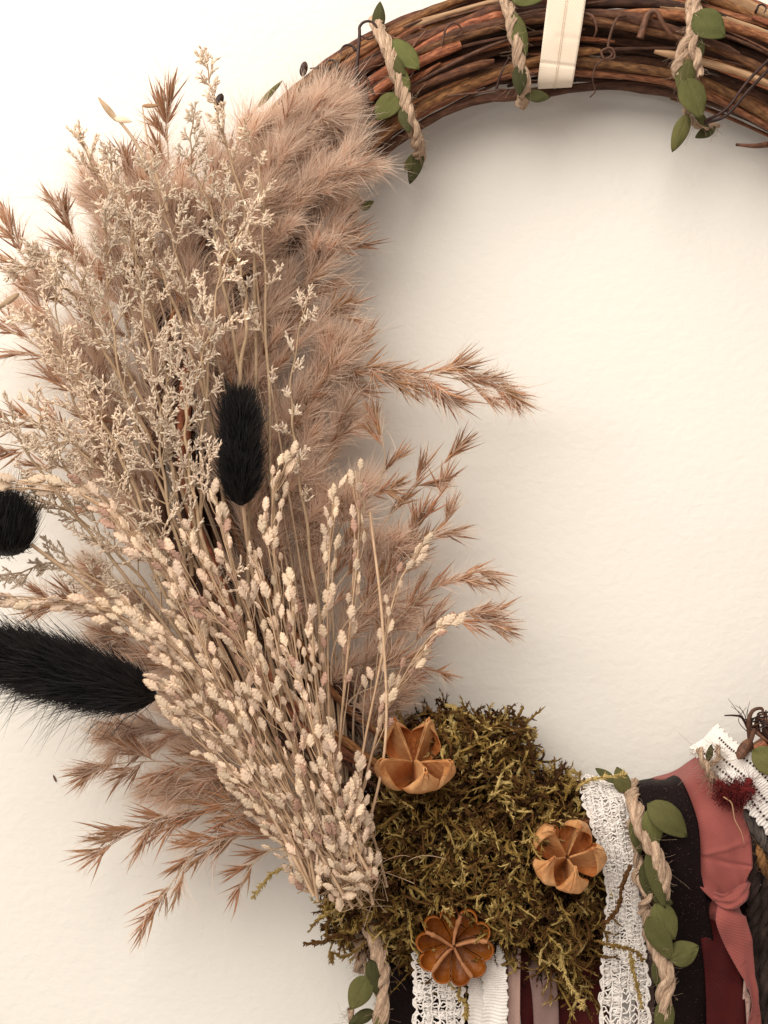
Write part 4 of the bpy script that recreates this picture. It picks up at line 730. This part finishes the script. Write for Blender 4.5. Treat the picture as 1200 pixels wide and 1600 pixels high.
# ------------------------------------------------------------------ statice / sea lavender sprigs
def sprig(pts, d0, d1, nb, bl, label, group='dried statice sprigs', f0=.15, dens=1.0, th=3.0):
    k = len(pts); ctrl = [(x, y, d0+(d1-d0)*i/(k-1)) for i, (x, y) in enumerate(pts)]; root = thing('statice_sprig', label, 'dried flower', P(pts[0][0], pts[0][1], d0), group)
    n = 80; p = path(ctrl, n); p += np.stack([1.5*np.sin(np.arange(n)*.5), 0*np.arange(n), 0*np.arange(n)], -1); tg = nrm(np.gradient(p, axis=0)); mb = MB()
    V, Q = mtubes(p, np.linspace(th, .9, n), 6, ref=(.05, 1, .1)); mb.add(V, Q); B0 = []; Dn = []
    def branch(o, dr, ln, lev):
        u = np.linspace(0, 1, 9); side = np.sign(rng.normal()); pr = nrm(np.cross(dr, (0, 1, .1)))
        q = o+dr*(u*ln)[:, None]+pr*side*(.16*ln*(u**2))[:, None]+np.array([0, 0, 1])*(.10*ln*u**2)[:, None]
        V, Q = mtubes(q, np.linspace(1.3, .6, 9) if lev == 0 else np.linspace(.9, .45, 9), 4); mb.add(V, Q); t = nrm(np.gradient(q, axis=0))
        m = int(ln/2.7*dens) if lev else int(ln/3.9*dens)
        for s in np.linspace(.28 if lev == 0 else .1, 1, max(m, 3)):
            i = min(8, int(s*8)); pos = q[0]*0+np.array([np.interp(s, u, q[:, c]) for c in range(3)])
            for _ in range(2):
                B0.append(pos); Dn.append(t[i]+rng.normal(size=3)*.42-np.array([0, .2, 0]))
        if lev == 0:
            for s in np.arange(.25, .9, .17):
                i = int(s*8); sd = nrm(t[i]+pr*rng.choice([-1, 1])*.7+rng.normal(size=3)*.25); branch(q[i], sd, ln*rng.uniform(.22, .42)*(1.2-s*.6), 1)
    for b_ in range(nb):
        f = f0+(1-f0)*(b_+rng.uniform(.2, .8))/nb; i = min(n-1, int(f*n)); T = tg[i]; pr = nrm(np.cross(T, (0, 1, .1)))*(1 if b_ % 2 else -1)
        dr = nrm(T*1.0+pr*rng.uniform(.25, 1.0)+np.array([0, rng.uniform(-.6, .2), 0])+rng.normal(size=3)*.12); branch(p[i], dr, bl*rng.uniform(.45, 1.25)*(1.2-f*.75), 0)
    branch(p[-2], tg[-1], bl*.45, 0)
    mb.build('stem', M_flstem, root)
    B0 = np.array(B0); Dn = nrm(np.array(Dn)); m = len(B0); ln = rng.uniform(4, 9, m); u = np.array([0, .3, .65, 1.])
    q = B0[:, None]+Dn[:, None]*(ln[:, None]*u[None])[..., None]; V, Q = mtubes(q, np.array([.4, 1.2, 1.15, .3])[None]*rng.uniform(.7, 1.2, (m, 1)), 5)
    MB().add(V, Q, tint=np.repeat(np.clip(rng.normal(.62, .25, m), 0, 1), 20)).build('florets', M_flor, root, kind='stuff')
for a in [
 ([(330, 1150), (318, 900), (314, 720), (328, 560), (345, 430), (385, 345)], 230, 285, 15, 85, 'tall pale statice sprig left of the upright black tail, curving right at its tip'),
 ([(440, 1100), (425, 760), (414, 450), (408, 280), (385, 215)], 200, 240, 12, 50, 'straight statice sprig passing right of the upright black tail', 'dried statice sprigs', .35),
 ([(520, 1150), (490, 900), (465, 720), (455, 600), (478, 470)], 200, 240, 10, 48, 'thin statice sprig in front of the inner rim plumes', 'dried statice sprigs', .35),
 ([(380, 1100), (400, 500), (380, 320), (345, 200), (322, 100)], 190, 235, 14, 52, 'tallest statice sprig, its bare tip above the bunch', 'dried statice sprigs', .45),
 ([(420, 1150), (290, 850), (205, 650), (170, 470), (165, 340)], 215, 275, 17, 80, 'statice sprig with thick stem rising through the left middle'),
 ([(400, 1150), (250, 850), (140, 680), (98, 560), (85, 440)], 220, 280, 16, 80, 'statice sprig with stem bowed to the left'),
 ([(420, 1200), (220, 930), (80, 760), (0, 640), (-50, 590)], 230, 290, 16, 75, 'statice sprig whose bare stem crosses the left edge', 'dried statice sprigs', .3),
 ([(360, 1100), (280, 700), (230, 450), (180, 330), (128, 225)], 210, 260, 16, 62, 'statice sprig reaching the upper left, tip against the wall', 'dried statice sprigs', .35),
 ([(380, 1000), (330, 650), (290, 450), (255, 330), (230, 270)], 210, 255, 16, 70, 'bushy statice sprig under the broken reed', 'dried statice sprigs', .3),
 ([(380, 1180), (260, 960), (170, 850), (90, 790), (30, 780)], 215, 250, 16, 70, 'grey shaded statice sprig behind the topmost cream oats', 'dried statice sprigs', .25),
 ([(400, 1200), (280, 1020), (170, 920), (90, 880), (20, 900)], 205, 230, 16, 66, 'grey shaded statice sprig above the lower cream oats', 'dried statice sprigs', .25),
 ([(340, 1050), (270, 820), (250, 680), (262, 600), (272, 540)], 240, 280, 15, 75, 'dense low statice sprig above the cream oats'),
 ([(320, 1050), (200, 820), (130, 760), (80, 700), (60, 640)], 230, 265, 14, 70, 'dense statice sprig above the left end of the oats'),
 ([(400, 700), (350, 450), (330, 330), (300, 260), (300, 190)], 200, 235, 14, 55, 'statice sprig arching over the top of the bunch', 'dried statice sprigs', .3),
 ([(380, 1000), (230, 640), (150, 500), (110, 420), (60, 400)], 210, 260, 15, 62, 'statice sprig at the left among the spiky reeds', 'dried statice sprigs', .35),
 ([(300, 900), (262, 700), (235, 560), (215, 430), (205, 350)], 230, 270, 16, 60, 'statice sprig standing between the bowed stem and the upright black tail', 'dried statice sprigs', .2),
 ([(260, 900), (200, 740), (150, 640), (100, 560), (40, 500)], 235, 285, 16, 62, 'statice sprig spreading left below the spiky reed tips', 'dried statice sprigs', .25),
 ([(330, 900), (300, 760), (290, 660), (305, 590), (328, 520)], 250, 290, 14, 55, 'pale crowded statice head left of the top of the upright black tail', 'dried statice sprigs', .2),
 ([(250, 850), (190, 760), (140, 720), (110, 690), (70, 700)], 240, 280, 13, 55, 'statice sprig just over the bend of the topmost cream oats', 'dried statice sprigs', .2),
 ([(320, 620), (270, 470), (230, 380), (190, 300), (170, 250)], 210, 250, 14, 50, 'statice sprig left of the arching one at the top', 'dried statice sprigs', .25),
 ([(240, 700), (170, 560), (120, 470), (70, 420), (30, 420)], 205, 250, 14, 50, 'statice sprig ending near the dry curled leaf at the left edge', 'dried statice sprigs', .25),
 ([(370, 620), (385, 500), (375, 420), (350, 360), (352, 300)], 220, 255, 11, 42, 'small statice sprig above the upright black tail', 'dried statice sprigs', .2)]: sprig(*a)

# ------------------------------------------------------------------ oat stems
def oat_mesh(mauve, k):
    mb = MB(); ns = 14
    for i in range(ns):
        f = i/(ns-1); sg = 1 if i % 2 else -1; zc = .02+.74*f; wdt = .27*math.sin(math.pi*(.22+.62*(1-f)**.8))*(1+.1*rng.normal()); ln = .30*(1-.2*f)
        u = np.linspace(0, 1, 5); v = np.linspace(-1, 1, 5); U, Vv = np.meshgrid(u, v, indexing='ij')
        wv = wdt*np.sin(math.pi*np.clip(U*.93+.05, 0, 1))**.7*.62
        x = sg*(.03+.12*U*(1-f*.75)*(.6+.9*math.sin(math.pi*min(1, f+.25))))+Vv*wv*.75; y = .085*(1-Vv**2)*(1-f*.2)*(1 if (i//2) % 2 else -1)*.9+rng.normal(0, .01); z = zc+ln*U
        grid(mb, np.stack([x, y+.012*np.sin(Vv*9), z], -1), 0)
    t = np.linspace(0, 1, 8); V, Q = mtubes(np.stack([0*t, 0*t, t*.98], -1), .16*np.sin(math.pi*np.clip(t*.9+.08, 0, 1))**.8, 8, ref=(0, 1, 0), flat=.5); mb.add(V, Q, 0)
    return mb.mesh('oat_head_mesh', [M_oatm if mauve else M_oat])
OATS = [oat_mesh(False, k) for k in range(6)]; OATM = [oat_mesh(True, k) for k in range(4)]
def oat(pts, d0, d1, n, W, f0, size, label, mauve=.12, group='dried oat grass stems'):
    sx = rng.uniform(-52, 36); sy = rng.uniform(-45, 5); pts = [(x+sx*max(0, 1-i*.55), y+sy*(i == 0)) for i, (x, y) in enumerate(pts)]
    k = len(pts); ctrl = [(x, y, d0+(d1-d0)*i/(k-1)) for i, (x, y) in enumerate(pts)]; root = thing('oat_stem', label, 'dried grass', P(pts[0][0], pts[0][1], d0), group)
    N_ = 90; p = path(ctrl, N_); tg = nrm(np.gradient(p, axis=0)); V, Q = mtubes(p, np.linspace(2.3, .8, N_), 6, ref=(.05, 1, .1)); MB().add(V, Q).build('stem', M_oatstem, root)
    br = MB(); n = int(n*.86); size *= .90
    for j in range(n):
        f = f0+(1-f0)*(j+rng.uniform(0, 1))/n; i = min(N_-1, int(f*N_)); i0 = max(0, i-int(rng.uniform(5, 14))); az = rng.uniform(0, TWO); T = tg[i]
        a = nrm(np.cross(T, (0, 1, .05))); b_ = np.cross(T, a); sp = W*1.28*math.sqrt(rng.uniform(.03, 1))*(1.1-.7*(f-f0)/(1-f0)); off = a*math.cos(az)*sp+b_*math.sin(az)*sp*.6
        pos = p[i]+off; dr = nrm(T+off/max(W, 1)*.22+rng.normal(size=3)*.20); q = smooth([p[i0], p[i0]*.5+pos*.5+off*.2, pos+dr*1.5], 8)
        V, Q = mtubes(q, .75, 3); br.add(V, Q); lib = OATM if rng.random() < mauve*.6 else OATS
        inst('seed_head', lib[rng.integers(len(lib))], root, pos, dr, size*rng.uniform(.62, 1.14), rng.normal(0, .6), rng.uniform(1.12, 1.45))
    br.build('branchlet', M_oatstem, root, kind='stuff')
for a in [
 ([(548, 1400), (500, 1180), (440, 950), (425, 800), (452, 712)], 230, 285, 34, 17, .45, 27, 'tallest cream oat stem beside the foot of the upright black tail'),
 ([(550, 1400), (515, 1200), (512, 1000), (515, 860), (524, 762)], 225, 265, 26, 12, .42, 25, 'upright oat stem, left of the two tall thin ones in the middle', .3),
 ([(555, 1400), (540, 1200), (545, 1000), (560, 850), (556, 735)], 225, 270, 30, 13, .40, 25, 'upright oat stem, right of the two tall thin ones in the middle', .2),
 ([(560, 1395), (580, 1230), (600, 1120), (660, 1010), (712, 965)], 215, 250, 30, 12, .42, 24, 'oat stem bending right toward the hole of the wreath', .3),
 ([(556, 1395), (560, 1220), (590, 1060), (620, 920), (662, 850)], 205, 240, 22, 12, .45, 23, 'thin oat stem leaning right behind the long bare straw', .35),
 ([(545, 1400), (460, 1200), (400, 1000), (360, 880), (335, 768)], 235, 290, 34, 17, .40, 25, 'oat stem rising just left of the upright black tail', .35),
 ([(545, 1400), (440, 1180), (380, 1010), (340, 920), (290, 830)], 235, 290, 34, 17, .35, 25, 'pinkish oat stem below the statice, third from the top left', .35),
 ([(540, 1400), (420, 1170), (330, 980), (230, 850), (120, 770), (-40, 752)], 250, 330, 52, 17, .36, 27, 'longest oat stem, arching to the left edge at the top', .15),
 ([(540, 1400), (420, 1180), (320, 1000), (260, 900), (170, 800)], 250, 320, 44, 17, .35, 27, 'oat stem just below the longest one', .2),
 ([(535, 1400), (410, 1220), (310, 1080), (230, 990), (120, 940), (-50, 938)], 265, 335, 48, 15, .36, 29, 'pale oat stem arching to the left edge above the large black tail', .02),
 ([(535, 1400), (420, 1220), (320, 1110), (260, 1020), (190, 930)], 265, 320, 36, 15, .36, 27, 'oat stem whose pale head ends above the large black tail', .08),
 ([(530, 1400), (430, 1250), (350, 1150), (290, 1100), (245, 1065)], 285, 325, 36, 16, .30, 26, 'oat stem ending at the thick end of the large black tail', .05),
 ([(530, 1400), (450, 1290), (370, 1210), (300, 1150), (260, 1110)], 280, 320, 28, 13, .35, 25, 'oat stem under the thick end of the large black tail', .05),
 ([(540, 1405), (480, 1230), (420, 1100), (370, 1000), (300, 940)], 270, 320, 38, 18, .30, 25, 'mauve tinted oat stem in the middle of the fan', .55),
 ([(545, 1400), (490, 1220), (450, 1080), (420, 950), (395, 860)], 260, 305, 36, 17, .30, 25, 'oat stem in the middle of the fan, under the upright black tail', .3),
 ([(545, 1400), (510, 1240), (480, 1100), (460, 1000), (455, 905)], 255, 290, 26, 12, .35, 24, 'slim oat stem between the middle of the fan and the tall pair', .1),
 ([(550, 1400), (525, 1250), (500, 1120), (490, 1030), (488, 960)], 255, 285, 20, 12, .30, 24, 'short oat stem with wide pale heads near the tall pair', .2),
 ([(540, 1410), (470, 1290), (400, 1180), (340, 1080), (240, 980)], 280, 325, 44, 18, .28, 26, 'oat stem crossing the lower middle of the fan', .25),
 ([(535, 1410), (490, 1330), (440, 1290), (400, 1260), (362, 1225)], 250, 290, 34, 15, .15, 26, 'lowest oat stem with round heads packed at the left', .0),
 ([(535, 1410), (500, 1340), (470, 1300), (430, 1250), (385, 1180)], 265, 305, 34, 17, .12, 25, 'low oat stem, second from the bottom at the left', .1),
 ([(545, 1410), (530, 1330), (530, 1260), (520, 1200), (515, 1135)], 275, 310, 44, 19, .08, 27, 'short oat stem with large pale heads beside the upper open pod', .05),
 ([(555, 1410), (555, 1340), (560, 1290), (562, 1240), (568, 1190)], 260, 290, 30, 14, .08, 24, 'short oat stem touching the moss at the right of the fan', .1),
 ([(535, 1415), (505, 1370), (480, 1340), (460, 1300), (430, 1230)], 270, 300, 36, 20, .08, 24, 'short oat stem low in the fan, heads facing down left', .35),
 ([(545, 1415), (530, 1375), (515, 1330), (495, 1280), (470, 1200)], 280, 310, 44, 22, .05, 25, 'short oat stem in the centre of the bound end', .4),
 ([(545, 1410), (500, 1300), (460, 1180), (420, 1080), (400, 1010)], 285, 315, 36, 18, .2, 25, 'front oat stem rising through the middle of the fan', .2),
 ([(540, 1405), (450, 1240), (380, 1130), (330, 1040), (270, 900)], 290, 325, 44, 18, .25, 26, 'front oat stem leaning left through the fan', .3),
 ([(548, 1405), (520, 1280), (500, 1180), (470, 1080), (440, 1010)], 288, 312, 30, 16, .2, 24, 'front oat stem leaning slightly left of the tall pair', .25),
 ([(520, 1400), (500, 1370), (470, 1350), (440, 1320), (405, 1290)], 240, 275, 30, 20, .1, 25, 'very short oat stem lowest left, resting over the loose moss loop', .05),
 ([(560, 1415), (562, 1385), (566, 1350), (570, 1310), (574, 1275)], 235, 262, 26, 18, .05, 24, 'very short oat stem against the left side of the moss', .1),
 ([(535, 1420), (528, 1390), (520, 1360), (505, 1330), (490, 1290)], 255, 290, 38, 26, .05, 25, 'oat head cluster right at the bound end of the fan', .3),
 ([(545, 1415), (548, 1370), (548, 1330), (545, 1280), (545, 1235)], 270, 300, 36, 24, .05, 26, 'short upright oat cluster between the bound end and the upper open pod', .1)]: oat(*a)
for lb, pts in [('long bare straw bending right of the tall oat pair', [(548, 1385, 240), (600, 1180, 250), (598, 980, 255), (578, 800, 250)]), ('cut straw end lying on the moss below the upper open pod', [(571, 1270, 215), (590, 1330, 205), (605, 1386, 200)]),
               ('short cut straw among the bound stems', [(545, 1290, 200), (546, 1350, 215), (543, 1384, 215)]), ('short cut straw left of the other bound stems', [(520, 1300, 200), (524, 1350, 215), (526, 1388, 215)])]:
    g = thing('straw', lb, 'dried grass', P(*pts[0])); tendril(pts, 1.9, M_oatstem, 40, 'stem', g, taper=False)
# wisps of dry grass and chaff around the bound end
g = thing('chaff', 'loose fine grass wisps tangled at the bound end of the bunch', 'dried grass', P(540, 1370, 200)); n = 160
b0 = np.array([P(rng.normal(540, 32), rng.normal(1355, 30), rng.uniform(190, 250)) for _ in range(n)]); d = nrm(rng.normal(size=(n, 3))*[1, .3, 1]); ln = rng.uniform(18, 60, n); cv = rng.normal(size=(n, 3))*.3
u = np.linspace(-.5, .5, 8)[None, :, None]; V, Q = mtubes(b0[:, None]+d[:, None]*ln[:, None, None]*u+cv[:, None]*ln[:, None, None]*u**2, .6, 3); MB().add(V, Q).build('wisp', M_oatstem, g, kind='stuff')
g = thing('wall_chip', 'tiny brown nick in the wall paint at the lower left', 'wall mark', P(85, 1216, 1)); bud(P(83, 1211, 1.5), P(88, 1222, 1.5), 1.6, M_tend, g, 'chip')
print('objects', len(bpy.data.objects), 'tris', sum(len(m.polygons)*2 for m in bpy.data.meshes))
